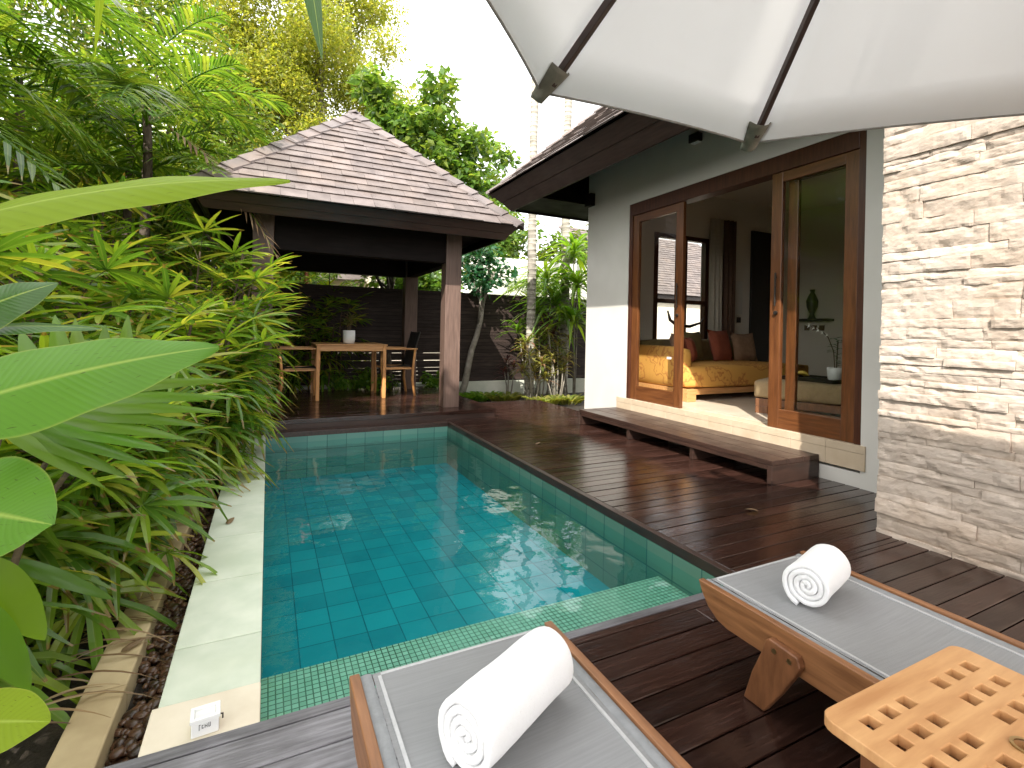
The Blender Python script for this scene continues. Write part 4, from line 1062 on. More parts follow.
mb = MB(); mb.box(MX-.3, MX+.3, MY-.3, MY+.3, .001, .06); mb.build('base', MT['steel'], um, bevel=.01)

# ------------------------------------------------------------------ plants
def fan(mb, stem, p0, d, pet=.25, n=9, bl=.27, w=.030, droop=.35, spread=2.0, R=rnd):
    """fan leaf of a lady palm: a petiole and n blunt blades"""
    p0 = V(p0); d = V(d).normalized()
    hubp = p0+d*pet+V((0,0,-.12*pet))
    stem.tube([p0, p0+d*pet*.5+V((0,0,.01)), hubp], [.0035,.003,.0028], 4, cap=False)
    f = (d+V((0,0,-.25))).normalized(); s = f.cross(V((0,0,1)))
    if s.length < .05: s = V((1,0,0))
    s.normalize()
    roll = R.uniform(-.5, .5); up = s.cross(f); s = s*math.cos(roll)+up*math.sin(roll); up = s.cross(f)
    for i in range(n):
        a = (i/(n-1)*2-1)*spread+R.uniform(-.06,.06)
        bd = (f*math.cos(a)+s*math.sin(a)+up*R.uniform(.0,.28)).normalized()
        L_ = bl*R.uniform(.8,1.1)*(1-.18*abs(a)/spread)
        side = up.cross(bd).normalized()
        ww = w*R.uniform(.75,1.2); dr = droop*R.uniform(.6,1.5)
        vs = []; uv = []; seg = 4
        for q in range(seg+1):
            t = q/seg; p = hubp+bd*L_*t+V((0,0,-1))*L_*dr*t*t
            td = (bd+V((0,0,-1))*2*dr*t).normalized(); nn = side.cross(td)
            wd = ww*(.30, .9, 1., .80, .22)[q]*.5
            for k in (-1,0,1): vs.append(p+side*wd*k+nn*(-abs(k)*wd*.45)); uv.append((t,.5+.5*k))
        fs = []
        for q in range(seg):
            for k in range(2): fs.append((q*3+k, q*3+k+1, q*3+k+4, q*3+k+3))
        mb.add(vs, fs, uv)
def lady_palm(label, x, y, h, nc=7, spread=.22, low=.25, dens=8, bl=.30, R=None, group=None, lean=(0,0), w=.036, droop=.38):
    R = R or random.Random(int(abs(x*977+y*131)*10)+5)
    t = thing('lady_palm', label, 'palm', (x, y, -.15), group)
    lf, st = MB(), MB()
    for c in range(nc):
        a = R.uniform(0, 6.3); rr = spread*math.sqrt(R.random())
        bx, by = x+rr*math.cos(a), y+rr*math.sin(a)
        hh = h*R.uniform(.45, 1.0)
        tx, ty = bx+rr*.6*math.cos(a)+lean[0]*hh, by+rr*.6*math.sin(a)+lean[1]*hh
        st.tube([(bx,by,-.16), ((bx+tx)/2,(by+ty)/2,hh*.5), (tx,ty,hh)], [.013,.012,.009], 6)
        for k in range(dens):
            f = k/(dens-1); z = hh*(low+(1-low)*f)
            px, py = bx+(tx-bx)*z/hh, by+(ty-by)*z/hh
            b = k*2.4+R.uniform(-.5,.5)+c
            el = -.15+1.0*f+R.uniform(-.2,.25)
            fan(lf, st, (px,py,z), (math.cos(b),math.sin(b),el), R.uniform(.20,.38), R.choice((8,9,10,11)), bl*R.uniform(.85,1.15), w, droop*R.uniform(.6,1.3)*(1.5-1.05*f), R.uniform(1.6,2.2), R)
    lf.build('foliage', MT['rhapis'], t); st.build('stems', MT['cane'], t)
    return t
def frond(lf, st, p0, d, length, droop=.5, n=26, ll=.42, lw=.03, R=rnd, vee=.35):
    p0 = V(p0); d = V(d).normalized(); pts = []
    for i in range(9):
        t = i/8; pts.append(p0+d*length*t+V((0,0,-1))*length*droop*t*t)
    st.tube(pts, [.014*(1-.8*i/8)+.002 for i in range(9)], 5, cap=False)
    side = d.cross(V((0,0,1)))
    if side.length < .08: side = V((R.uniform(-1,1), R.uniform(-1,1), 0))
    side.normalize()
    for i in range(n):
        t = .16+.84*(i+.5)/n; p = p0+d*length*t+V((0,0,-1))*length*droop*t*t
        td = (d+V((0,0,-1))*2*droop*t).normalized(); up = side.cross(td)
        L_ = ll*math.sin(PI*(.18+.80*t))**.7*R.uniform(.85,1.1)
        for sgn in (-1, 1):
            bd = (side*sgn*.85+td*(.45+.5*t)+up*vee*R.uniform(.5,1.3)).normalized()
            w = lw*R.uniform(.8,1.15); wd = bd.cross(up).normalized(); dr = R.uniform(.25,.6)
            vs = []
            for q, ww in enumerate((.4, 1., .8, .0)):
                u = q/3; c = p+bd*L_*u+V((0,0,-1))*L_*dr*u*u
                if q < 3: vs += [c-wd*w*ww*.5, c+wd*w*ww*.5]
                else: vs.append(c)
            lf.add(vs, [(0,1,3,2),(2,3,5,4),(4,5,6)], [(0,0),(0,1),(.33,0),(.33,1),(.66,0),(.66,1),(1,.5)])
def feather_palm(label, x, y, h, nf=10, fl=1.7, trunk=.045, R=None, group=None, el=(.2,1.3), droop=(.35,.75), ll=.42, mat='areca', lean=(0,0), cat='palm', tm='cane', lw=.032, dead=0):
    R = R or random.Random(int(abs(x*613+y*277)*10)+3)
    t = thing('feather_palm', label, cat, (x, y, -.15), group)
    lf, st, tr, dd = MB(), MB(), MB(), MB()
    top = V((x+lean[0], y+lean[1], h))
    pts = [V((x,y,-.16)).lerp(top, i/10)+V((.02*math.sin(i), .02*math.cos(i*1.3), 0)) for i in range(11)]
    tr.tube(pts, [trunk*(1.15-.35*i/10) for i in range(11)], 9)
    for k in range(nf):
        a = k*2.4+R.uniform(-.3,.3); e = R.uniform(*el)*(1-.25*(k/nf))
        frond(lf, st, top+V((0,0,-.02*k)), (math.cos(a),math.sin(a),e), fl*R.uniform(.75,1.1), R.uniform(*droop), 24, ll, lw, R)
    for k in range(dead):
        a = R.uniform(0,6.3); frond(dd, st, top-V((0,0,.15)), (math.cos(a),math.sin(a),-.2), fl*.8, .8, 20, ll*.8, lw, R)
    lf.build('fronds', MT[mat], t); st.build('frond_stalks', MT['strap'], t); tr.build('trunk', MT[tm], t, smooth=True)
    if dead: dd.build('dead_fronds', MT['dead'], t)
    return t
def broad_leaf(lf, base, tip, normal, width, sag=.08, fold=.18, seg=22, across=8, wavy=.02, tipw=.0, shape=.62, R=rnd):
    """one large paddle leaf from base to tip"""
    a, b = V(base), V(tip); d = b-a; Ln = d.length; d.normalize(); n = V(normal); n = (n-d*n.dot(d)).normalized(); s = d.cross(n)
    vs = []; uv = []
    ph = R.uniform(0, 6)
    for i in range(seg+1):
        t = i/seg; c = a.lerp(b, t)+n*Ln*sag*4*t*(1-t)
        prof = (math.sin(PI*min(1, t**shape*.985+.012)))**.72
        w = width*.5*max(prof, .012)
        for j in range(across+1):
            k = 2*j/across-1
            z = -fold*abs(k)**1.4*w+fold*.25*w + wavy*width*math.sin(t*17+ph+k*1.5)*abs(k)**2
            vs.append(c+s*w*k+n*z); uv.append((t, .5+.5*k))
    m_ = across+1
    lf.add(vs, [(i*m_+j, i*m_+j+1, (i+1)*m_+j+1, (i+1)*m_+j) for i in range(seg) for j in range(across)], uv)
def leafy_crown(mb, clusters, count, size, R, flat=.5, aspect=.5):
    """many small folded leaves through the volume of uneven clusters (centre, radius)"""
    tot = sum(r**2.2 for c, r in clusters)
    for c, r in clusters:
        c = V(c); k = max(4, int(count*r**2.2/tot))
        for i in range(k):
            q = V((R.gauss(0,1), R.gauss(0,1), R.gauss(0,1))).normalized()*(R.random()**.45)*r
            q.z *= .8; p = c+q
            d = V((R.gauss(0,1), R.gauss(0,1), R.gauss(-.25,.6))).normalized()
            n = V((R.gauss(0,.6), R.gauss(0,.6), 1)); s = d.cross(n)
            if s.length < .01: continue
            s.normalize(); n = s.cross(d); l = size*R.uniform(.6,1.25); w = l*aspect*.5
            mb.add([p, p+d*l*.45+s*w+n*w*.3, p+d*l-V((0,0,l*.15)), p+d*l*.45-s*w+n*w*.3], [(0,1,2),(0,2,3)])
def tree(label, base, top, crown, count, size, leafm, R, trunk=.12, limbs=8, barkm='bark', group=None, name='tree', cat='tree', aspect=.5, spread=None, ncl=26, crad=(.35,.9)):
    """crown = (centre, (rx, ry, rz))"""
    t = thing(name, label, cat, base, group)
    c, rad = V(crown[0]), crown[1]; cl = []
    for i in range(ncl):
        q = V((R.gauss(0,1), R.gauss(0,1), R.gauss(0,1))).normalized()*(R.random()**.35)
        cl.append((c+V((q.x*rad[0], q.y*rad[1], q.z*rad[2])), R.uniform(*crad)))
    lf, tr, br = MB(), MB(), MB(); leafy_crown(lf, cl, count, size, R, aspect=aspect)
    b, tp = V(base), V(top); n = 8
    tr.tube([b.lerp(tp, i/n)+V((trunk*.5*math.sin(i*1.7), trunk*.5*math.cos(i*1.1), 0))*(0 if i == 0 else 1) for i in range(n+1)], [trunk*(1.25-.7*i/n) for i in range(n+1)], 9)
    for i in range(min(limbs, ncl)):
        e = cl[i][0]; s = b.lerp(tp, R.uniform(.55, 1.0)); m_ = s.lerp(e, .5)+V((0,0,.12*(e-s).length))
        br.tube([s, m_, e], [trunk*.5, trunk*.32, trunk*.1], 6)
    lf.build('crown', leafm, t); k = tr.build('trunk', MT[barkm], t, smooth=True); br.build('branches', MT[barkm], k, smooth=True)
    return t

# --- the bed left of the pool: lady palms
LPG = 'lady palms in the planting bed left of the pool'
bed = [ # x, y, height, canes, label
 (-1.0, 2.75, .60, 7, 'low dark lady palm overhanging the sandstone kerb'),
 (-.98, 3.35, 1.00, 9, 'lady palm drooping over the pebble channel beside the pool coping'),
 (-.74, 4.25, 1.25, 10, 'lady palm whose fans overhang the middle of the pool coping'),
 (-.66, 4.95, 1.5, 10, 'lady palm at the far end of the pool coping in front of the pavilion post'),
 (-.58, 5.35, 1.92, 11, 'tall lady palm with pale fans against the dark pavilion eave'),
 (-1.10, 4.55, 1.80, 10, 'tall sunlit lady palm behind the one over the coping'),
 (-1.20, 3.65, 1.60, 9, 'sunlit lady palm in the middle of the bed behind the broad leaf'),
 (-1.15, 2.85, 1.30, 8, 'lady palm just behind the large broad green leaf'),
 (-1.75, 5.3, 2.05, 8, None), (-1.85, 4.3, 1.95, 8, None), (-1.75, 3.3, 1.75, 8, None), (-2.4, 4.9, 2.1, 8, None), (-2.5, 3.9, 2.0, 7, None), (-1.3, 6.1, 1.95, 8, None), (-2.0, 6.5, 2.1, 7, None), (-1.25, 2.15, .8, 8, 'dark lady palm under the paddle leaves beside the sandstone kerb'), (-3.0, 5.8, 2.3, 9, None), (-3.4, 4.6, 2.2, 9, None), (-1.55, 2.5, 1.45, 8, None), (-2.3, 3.1, 1.9, 8, None), (-2.8, 7.2, 2.3, 8, None), (-1.45, 5.75, 2.35, 10, 'tall lady palm hiding the trunk of the feather palm by the pavilion roof'), (-1.9, 2.4, 1.75, 8, None), (-.95, 6.9, 1.9, 8, None),
]
for x, y, h, nc, lab in bed:
    lady_palm(lab or 'lady palm in the crowded back row of the bed left of the pool', x, y, h, nc, .26 if lab else .34, .18 if h < 1.3 else .30, 13 if lab else 10, .35, group=LPG, lean=(.12 if x > -1 else .03, 0))
# lady palms in the shade behind the pavilion table
for x, y, h, nc, lab in ((.15, 8.78, 1.75, 9, 'shaded lady palm behind the left dining chair'), (.85, 8.86, 1.60, 9, 'shaded lady palm behind the dining table'), (-.6, 8.7, 1.9, 8, 'shaded lady palm at the left back corner of the pavilion'), (.25, 9.6, 2.35, 10, 'lady palm rising above the slat fence left of the red pole'), (1.15, 9.7, 2.25, 10, 'lady palm rising above the slat fence right of the red pole'), (-.7, 9.7, 2.4, 9, 'lady palm behind the left end of the visible slat fence')):
    lady_palm(lab, x, y, h, nc, .3, .35, 9, .32, lean=(.04, -.02))
# --- feather palms
FP = 'feather palms at the back of the bed left of the pool'
for x, y, h, nf, fl, lab, dead in (
  (-1.2, 6.5, 3.45, 12, 1.8, 'feather palm arching over the left corner of the pavilion roof', 1),
  (-2.8, 4.5, 2.7, 12, 1.9, 'feather palm with a dark trunk above the lady palms', 0),
  (-1.35, 7.3, 3.1, 12, 1.9, 'feather palm behind the left side of the pavilion roof', 0),
  (-3.2, 5.6, 3.4, 13, 2.0, 'tall feather palm at the top left', 0),
  (-2.1, 5.1, 3.7, 13, 1.9, 'tall feather palm left of the one arching over the pavilion roof', 0),
  (-1.7, 8.2, 4.4, 13, 2.1, 'tallest feather palm against the yellow-green tree', 0),
  (-3.0, 3.9, 2.9, 11, 1.9, 'feather palm farthest left', 0),
  (-2.6, 7.6, 3.9, 12, 2.1, None, 0), (-3.9, 7.2, 4.3, 12, 2.1, None, 0), (-.9, 9.3, 3.6, 11, 1.9, None, 0)):
    feather_palm(lab or 'feather palm in the back rank behind the pavilion and the bed', x, y, h, nf, fl, .05, group=FP, dead=dead, ll=.52, tm='bark', lw=.038)
# --- large foreground leaves
bl_ = thing('broad_leaf_plant', 'broad-leaved plant with paddle leaves in the left foreground', 'plant', (-.80, 1.30, -.15))
def stalk(mb, a, b, r=.010): a, b = V(a), V(b); mb.tube([a, a.lerp(b,.55)+V((-.05,0,.10)), b], [r*1.5, r*1.1, r*.8], 7)
st = MB(); root = V((-.80, 1.30, -.15))
def lf1(label, base, tip, nrm, width, m, **k):
    q = MB(); broad_leaf(q, base, tip, nrm, width, **k); o = q.build('leaf', MT[m], bl_, smooth=True); o['label'] = label; stalk(st, root+V((rnd.uniform(-.06,.06), rnd.uniform(-.06,.06), 0)), base)
lf1('big mottled green leaf', at(-70, 416, 1.02), at(219, 347, 1.36), (.30,-.62,.75), .235, 'banana', sag=.05, fold=.15, shape=.60)
lf1('long yellow-green leaf seen edge on', at(-90, 236, 1.35), at(290, 181, 1.72), (.1,-.60,.79), .21, 'lime', sag=.05, fold=.22, shape=.7)
lf1('rounded green leaf cut by the picture edge', at(-120, 500, 1.0), at(52, 525, 1.02), (.35,-.75,.6), .27, 'banana', sag=.03, fold=.12, shape=.95)
lf1('short lime leaf near the bottom', at(-70, 728, .98), at(50, 722, 1.0), (.3,-.6,.75), .13, 'lime', sag=.05, fold=.15, shape=.9)
lf1('dark narrow leaf', at(-60, 330, 1.15), at(58, 283, 1.3), (.2,-.75,.6), .12, 'broad_dark', sag=.06, fold=.2)
lf1('thin dark leaf seen edge on', at(-60, 331, 1.2), at(103, 329, 1.3), (.1,-.42,.9), .075, 'broad_dark', sag=.03, fold=.2)
st.build('stems', MT['strap'], bl_, smooth=True)
hg = thing('arching_leaf_plant', 'tall plant behind the paddle leaves whose strap leaves hang into the top of the view', 'plant', (-.95, 1.75, -.15))
q = MB(); sq = MB()
for pts_, w, lab in (((at(270,-190,1.75), at(322,60,1.72)), .13, 'hanging pointed leaf'), ((at(112,-160,2.1), at(95,55,2.1)), .055, 'yellowing hanging leaf')):
    q = MB(); broad_leaf(q, pts_[0], pts_[1], (.3,-.9,.2), w, sag=.04, fold=.25, shape=.5); o = q.build('leaf', MT['lime' if 'yellow' in lab else 'broad_dark'], hg, smooth=True); o['label'] = lab
    b = V(pts_[0]); sq.tube([(-1.1,1.55,-.15), (-1.15,1.55,1.5), (-1.1,1.58,2.6), V((-1.1,1.6,3.3)).lerp(b,.4)+V((0,0,.15)), b], [.02,.018,.014,.010,.006], 7)
sq.build('stems', MT['strap'], hg, smooth=True)
fp = thing('strap_leaf_plant', 'clump of wide ribbed lime green leaf blades below the big mottled leaf', 'plant', (-.75, 1.75, -.15))
q = MB()
for (bx, by, tx, ty, dd, w) in ((10,405,240,380,1.62,.034),(10,407,232,398,1.6,.034),(10,410,222,412,1.58,.034),(10,412,205,426,1.56,.034),(8,415,190,440,1.54,.034),(5,418,170,452,1.52,.034),(2,420,150,466,1.5,.032),(0,424,128,478,1.48,.032),(0,428,105,488,1.46,.03),(60,440,20,330,1.6,.055),(70,430,55,315,1.62,.05),(85,440,75,318,1.65,.045),(100,430,105,325,1.7,.05),(118,430,128,315,1.75,.045),(-20,560,45,640,1.15,.06),(-30,600,30,690,1.1,.05),(10,560,115,600,1.5,.03)):
    broad_leaf(q, at(bx,by,dd), at(tx,ty,dd+.12), (.25,-.8,.45), w*1.5, sag=.06, fold=.2, shape=.7, seg=14, across=6)
q.build('foliage', MT['strap'], fp, smooth=True)
q = MB()
for (bx, by, dd) in ((10,405,1.5),(60,440,1.6),(100,430,1.7),(-20,560,1.15)): q.tube([(-.75,1.75,-.15), V((-.75,1.75,.3)).lerp(at(bx,by,dd),.5), at(bx,by,dd)], [.014,.011,.008], 6)
q.build('stems', MT['cane'], fp, smooth=True)
q = MB()
for i in range(26):
    b = rnd.uniform(-.6,.9); strap_leaf(q, (-.64+rnd.uniform(-.05,.05), 2.05+rnd.uniform(-.15,.5), -.04), (math.cos(b), math.sin(b)*.8-.1, rnd.uniform(.1,.5)), rnd.uniform(.2,.42), .012, rnd.uniform(.25,.5), 6, tipw=0)
tag(q.build('grass_tuft', MT['dead']), 'dry brown grassy leaves lying across the sandstone kerb', 'plant')

for i, (x, y, z, a, lab) in enumerate(((-.46, 2.25, -.052, .6, 'curled brown fallen leaf lying on the near part of the sandstone kerb'), (-.44, 2.85, -.052, 2.2, 'brown fallen leaf lying farther along the sandstone kerb'), (-.19, 3.3, -.002, 1.2, 'small brown fallen leaf on the pale pool coping'), (2.9, 2.2, .006, 2.6, 'dry fallen leaf on the wet dark deck before the stone wall'), (2.45, 4.4, .006, .4, 'dry fallen leaf on the deck between pool and step'))):
    q = MB(); broad_leaf(q, (x, y, z), (x+.085*math.cos(a), y+.085*math.sin(a), z+.006), (.1, .1, 1), .034, sag=.10, fold=.35, seg=8, across=4)
    tag(q.build('fallen_leaf', MT['dead'], smooth=True), lab, 'leaf', 'fallen leaves')
# --- plants round the corner of the villa
sp_ = thing('slender_palm_trunk', 'slender ringed palm with a pale trunk nearest the slat fence', 'palm', (4.347, 8.1, -.15))
def ringed(x, y, h, r0_, r1_):
    m_ = MB(); n = int(h/.09); pts = []; rad = []
    for i in range(n):
        z = -.15+h*i/n
        for dz, k in ((0, 1.), (.07, .985), (.078, 1.025), (.088, 1.02)): pts.append((x+.012*math.sin(z*1.1), y, z+dz)); rad.append((r0_+(r1_-r0_)*i/n)*k)
    m_.tube(pts, rad, 10); return m_
ringed(4.347, 8.1, 9.6, .088, .062).build('trunk', MT['ring_bark'], sp_, smooth=True)
lf, st = MB(), MB(); R = random.Random(77)
for k in range(13): frond(lf, st, (4.35, 8.1, 9.4), (math.cos(k*2.4), math.sin(k*2.4), R.uniform(.0,1.2)), R.uniform(1.5,2.0), R.uniform(.4,.8), 26, .5, .035, R)
lf.build('fronds', MT['areca'], sp_); st.build('frond_stalks', MT['strap'], sp_)
s2 = thing('slender_palm_trunk', 'slender ringed palm with a pale trunk nearest the villa wall', 'palm', (5.17, 8.25, -.15))
ringed(5.17, 8.25, 9.0, .092, .066).build('trunk', MT['ring_bark'], s2, smooth=True)
lf, st = MB(), MB()
for k in range(12): frond(lf, st, (5.17, 8.25, 8.8), (math.cos(k*2.4+1), math.sin(k*2.4+1), R.uniform(.0,1.2)), R.uniform(1.4,1.9), R.uniform(.4,.8), 26, .5, .035, R)
lf.build('fronds', MT['areca'], s2); st.build('frond_stalks', MT['strap'], s2)
def rosette_plant(name, label, x, y, stems, m, ll, lw, n, droop, R, cat='plant', group=None, el=(.1,1.6), z0=-.15):
    t = thing(name, label, cat, (x, y, z0), group); lf, st = MB(), MB()
    for dx, dy, h in stems:
        top = V((x+dx, y+dy, h)); b0 = V((x+dx*.3, y+dy*.3, z0-.01))
        st.tube([b0, b0.lerp(top,.5)+V((.03,.02,0)), top], [.016,.013,.010], 6)
        for k in range(n):
            a = k*2.4+R.uniform(-.3,.3); f = k/n
            strap_leaf(lf, top-V((0,0,.12*f)), (math.cos(a), math.sin(a), el[1]+(el[0]-el[1])*f), ll*R.uniform(.7,1.1), lw*R.uniform(.8,1.15), droop*R.uniform(.6,1.4), 5, tipw=.0, wp=.4)
    lf.build('foliage', MT[m], t); st.build('stems', MT['bark_grey'], t, smooth=True); return t
R = random.Random(5)
rosette_plant('cordyline', 'cordyline with yellow and pink strap leaves at the foot of the pale palm trunk', 4.25, 7.78, [(-.12,0,1.0),(-.04,.08,.72),(.16,-.02,.62),(-.2,.05,.5)], 'cordy', .31, .050, 22, .55, R)
rosette_plant('cordyline', 'branching cordyline with pale bare stems next to the villa corner', 4.72, 7.72, [(-.10,.03,.72),(.12,.0,.50),(.05,.10,.92),(-.22,.06,.36),(.24,.06,.70),(.3,.12,1.05),(-.12,.15,1.2)], 'cordy', .30, .048, 20, .55, R)
rosette_plant('cordyline', 'dark purple-leaved cordyline in front of the fence end', 4.10, 8.45, [(-.1,0,.38),(.12,.05,.48),(0,.1,.58)], 'purple', .30, .035, 20, .5, R)
rosette_plant('cordyline', 'tall dusky red-leaved cordyline between the two palm trunks', 4.80, 8.15, [(-.06,0,1.40),(.10,.05,1.1),(0,.1,.8),(.2,.1,.6)], 'purple', .38, .055, 22, .6, R)
rosette_plant('dracaena', 'dracaena with long bright green hanging strap leaves beside the villa corner', 5.28, 8.0, [(-.06,-.1,2.1),(-.02,.1,2.7),(-.32,.25,1.75),(-.16,-.15,1.4),(-.5,.3,2.2)], 'strap', 1.05, .075, 52, .7, R)
feather_palm('low feather palm filling the gap between the pavilion and the villa', 4.9, 9.6, 1.5, 12, 1.5, .05, random.Random(9), ll=.42, el=(.3,1.5), lw=.03)
feather_palm('feather palm with its fronds in front of the boundary wall', 5.7, 9.9, 2.1, 12, 1.6, .05, random.Random(19), ll=.42, el=(.3,1.4))
# low shrubs
def shrub(label, x, y, z, r, n, size, m, R, cat='shrub', name='shrub', group=None):
    t = thing(name, label, cat, (x, y, -.15), group); lf = MB(); st = MB()
    cl = [((x+R.uniform(-1,1)*r, y+R.uniform(-.6,.6)*r, z*R.uniform(.4,1.0)), r*R.uniform(.3,.55)) for i in range(9)]
    leafy_crown(lf, cl, n, size, R, aspect=.55)
    for c, q in cl: st.tube([(x+R.uniform(-.04,.04), y+R.uniform(-.04,.04), -.15), c], [.008,.003], 4)
    lf.build('foliage', MT[m], t); st.build('stems', MT['cane'], t); return t
rosette_plant('cordyline', 'leafy green and pink cordyline filling the gap low between the palm trunks', 4.55, 8.0, [(-.15,0,.45),(.1,.05,.8),(0,.15,1.15),(.3,.1,.55),(-.25,.2,.85)], 'cordy', .36, .055, 22, .5, random.Random(15))
rosette_plant('dracaena', 'green strap-leaved dracaena behind the cordylines', 4.6, 8.5, [(-.3,0,1.2),(.1,0,1.6),(.35,.1,1.0)], 'strap', .6, .05, 30, .6, random.Random(16))
R = random.Random(8)
for i, (x, y, z, r, m, lab) in enumerate(((1.75,8.93-.35,.42,.30,'cover','bright green shrub behind the right dining chair'),(2.75,8.72,.34,.24,'cover','small bright shrub just right of the pavilion post'),(1.15,8.7,.35,.25,'cover','green shrub low behind the dining table'))):
    shrub(lab, x, y, z, r, 420, .10, m, R)
for x, lab, m, y in ((3.12,'low green ground cover clump left in front of the low wall','cover',8.35),(3.50,'low green ground cover clump in the middle of the low wall','cover',8.35),(3.86,'variegated low clump at the right end of the low wall','cover_yellow',8.1),(4.4,'yellow variegated clump at the deck edge under the cordylines','cover_yellow',7.55),(4.8,'yellow variegated clump at the deck edge beside the villa corner','cover_yellow',7.5)):
    t = thing('ground_cover_clump', lab, 'plant', (x, y, -.15)); lf = MB()
    for k in range(95):
        a = R.uniform(0,6.3); rr = .27*math.sqrt(R.random())
        strap_leaf(lf, (x+rr*math.cos(a), y+rr*.7*math.sin(a), -.13), (math.cos(a)*.7, math.sin(a)*.7, 1.0), R.uniform(.20,.38), .06, .45, 4, tipw=0, wp=.5)
    lf.build('foliage', MT[m], t)
for x, y, lab in ((2.85, 8.6, 'upright grassy clump right beside the pavilion post'),):
    t = thing('grass_clump', lab, 'plant', (x, y, -.15)); lf = MB()
    for k in range(26):
        a = R.uniform(0,6.3); strap_leaf(lf, (x+.05*math.cos(a), y+.05*math.sin(a), -.14), (math.cos(a)*.45, math.sin(a)*.45, 1), R.uniform(.35,.6), .03, .3, 5, tipw=0)
    lf.build('foliage', MT['broad_dark'], t)
# leaning small tree in front of the fence and one in the shade of the pavilion
R = random.Random(31)
tree('small leaning tree with a pale trunk and blue-green leaves right of the pavilion', (3.20, 8.65, -.15), (3.78, 8.62, 2.25), ((3.62, 8.75, 2.35), (.45, .45, .50)), 900, .13, MT['teal_leaf'], R, .055, 9, 'bark_grey', name='small_tree', aspect=.62, ncl=14, crad=(.16,.34))
tree('small dark tree with bare twisting branches behind the pavilion', (1.95, 8.93, -.15), (2.05, 9.3, 2.0), ((1.85, 9.9, 2.55), (.8, .5, .6)), 500, .15, MT['tree_leaf'], R, .055, 10, 'bark', name='small_tree', aspect=.6, ncl=12, crad=(.2,.4))
# --- trees beyond the fence
R = random.Random(21)
tree('round-leaved green tree rising behind the pavilion roof', (4.3, 13.6, -.15), (4.25, 13.4, 5.4), ((3.75, 13.2, 5.2), (2.5, 1.5, 2.7)), 14000, .24, MT['tree_leaf'], R, .16, 16, aspect=.55, ncl=64, crad=(.3,.75))
tree('tall fine-leaved yellow-green tree far behind the pavilion', (1.4, 20.5, -.15), (1.6, 20, 9.5), ((.9, 20, 10.0), (4.0, 2.6, 5.6)), 105000, .15, MT['fine_leaf'], R, .26, 20, 'bark_grey', aspect=.5, ncl=80, crad=(.7,1.45))
tree('fine-leaved yellow-green tree low behind the round-leaved tree', (7.4, 18.0, -.15), (7.5, 18, 4.2), ((7.3, 18, 4.4), (1.7, 1.5, 2.2)), 5000, .2, MT['fine_leaf'], R, .16, 12, 'bark_grey', aspect=.5, ncl=30, crad=(.4,.9))
BT = 'dense garden trees behind the bed left of the pool'
for x, y, zc, r, rz, lab in ((-2.2, 13.5, 5.0, 2.4, 4.2, 'dense tree behind the feather palms left of the yellow-green tree'), (-5.6, 11.5, 4.6, 2.5, 4.2, None), (-8.6, 10.5, 4.4, 2.6, 4.2, None), (-6.6, 7.4, 3.4, 2.0, 3.2, None), (-11.5, 8.0, 4.5, 2.6, 4.2, None), (-5.5, 4.4, 2.8, 1.6, 2.6, None), (-3.4, 9.4, 2.2, 1.7, 2.0, None), (-1.9, 10.8, 2.2, 1.3, 2.0, None), (-4.6, 6.0, 1.8, 1.4, 1.8, None)):
    tree(lab or 'dense garden tree filling the background at the far left', (x, y, -.15), (x+.1, y, zc), ((x, y, zc), (r, r*.8, rz)), 21000, .17, MT['dense_leaf'], R, .15, 12, aspect=.42, ncl=60, crad=(.55,1.15), group=BT)
for x, y, zc, r, rz, lab in ((.3, 11.6, 2.2, 1.1, .7, 'leafy tree behind the slat fence left of the pale neighbouring house'), (3.0, 10.6, 2.0, .7, .55, 'small leafy tree over the fence beside the pavilion back post'), (5.4, 12.3, 3.5, 1.3, .9, 'leafy tree rising over the boundary wall between pavilion and villa'), (6.2, 15.5, 4.4, 1.9, 1.5, 'soft green tree right of the round-leaved tree above the boundary wall')):
    tree(lab, (x, y, -.15), (x, y, zc), ((x, y, zc), (r, r*.6, rz)), 3000, .19, MT['tree_leaf'], R, .07, 9, aspect=.5, ncl=28, crad=(.3,.6))
tree('dense tree behind the villa side garden', (7.6, 12.6, -.15), (7.6, 12.6, 2.6), ((7.6, 12.6, 2.6), (1.9, 1.1, 1.5)), 4500, .24, MT['dense_leaf'], R, .14, 10, aspect=.45, ncl=30, crad=(.4,.9))
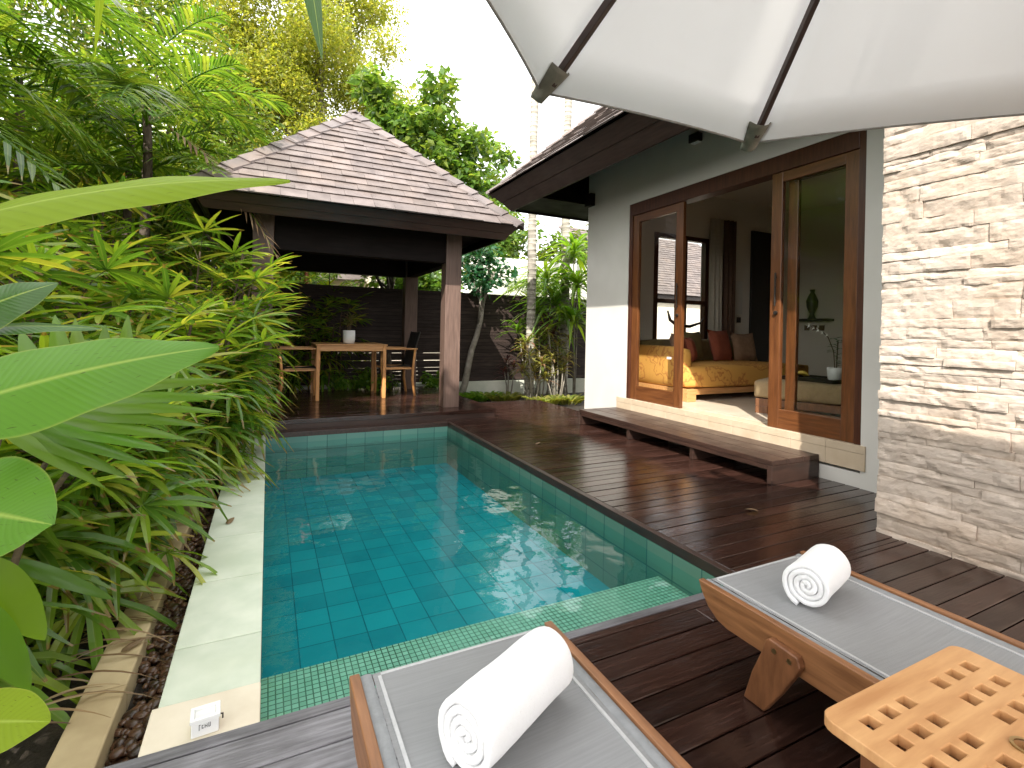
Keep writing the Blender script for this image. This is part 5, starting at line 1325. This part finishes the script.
# --- unseen trees added behind the viewpoint to shade the loungers and the pool
R = random.Random(41)
tree('unseen spreading tree added behind the loungers for shade', (-3.2, -1.8, -.15), (-3.1, -1.6, 5.2), ((-3.1, -1.45, 6.4), (1.6, 2.9, .75)), 26000, .27, MT['dense_leaf'], R, .14, 18, aspect=.55, ncl=130, crad=(.3,.55))

tree('low unseen tree added close behind the loungers for shade', (-2.6, -3.2, -.15), (-2.4, -3.1, 3.4), ((-1.9, -3.0, 4.5), (1.25, 1.35, .75)), 11000, .2, MT['dense_leaf'], R, .12, 14, aspect=.55, ncl=50, crad=(.4,.7))
# ------------------------------------------------------------------ light
SUN = V((-1, -1.27, 1.52)).normalized()               # direction towards the sun
el = math.asin(SUN.z); azm = math.atan2(SUN.x, SUN.y)
ld = bpy.data.lights.new('sun', 'SUN'); ld.energy = 3.9; ld.angle = math.radians(.53); ld.color = (1, .945, .86)
lo = bpy.data.objects.new('sun', ld); COL.objects.link(lo); lo.rotation_euler = SUN.to_track_quat('Z', 'Y').to_euler(); lo.location = (-20, -24, 28)
w = bpy.data.worlds.new('World'); scene.world = w; w.use_nodes = True; nt = w.node_tree; bg = nt.nodes['Background']
sky = N(nt, 'ShaderNodeTexSky', sky_type='NISHITA'); sky.sun_disc = False; sky.sun_elevation = el; sky.sun_rotation = azm % (2*PI)
sky.air_density = 1.2; sky.dust_density = 3.; sky.ozone_density = 1.
hs = N(nt, 'ShaderNodeHueSaturation'); hs.inputs['Saturation'].default_value = .45; L(nt, sky.outputs[0], hs.inputs['Color'])
cl = ramp(nt, noise_(nt, coords(nt, (1, 1, 2.2), 'Generated'), 2.2, 7, .6), [(.30, .25), (.62, .9)])
cm = mixc(nt, cl, hs.outputs[0], (11.2, 11.0, 10.8))
L(nt, cm, bg.inputs[0]); bg.inputs[1].default_value = .15
vs_ = scene.view_settings; vs_.view_transform = 'Standard'; vs_.look = 'None'; vs_.exposure = 1.3; vs_.gamma = 1; vs_.use_curve_mapping = False
scene.cycles.max_bounces = 10; scene.cycles.transparent_max_bounces = 16; scene.cycles.diffuse_bounces = 5; scene.cycles.glossy_bounces = 5
scene.cycles.use_denoising = True; scene.cycles.sample_clamp_indirect = 6; scene.cycles.caustics_reflective = False; scene.cycles.caustics_refractive = False
for o in list(scene.objects):
    if '_w' in o: del o['_w']
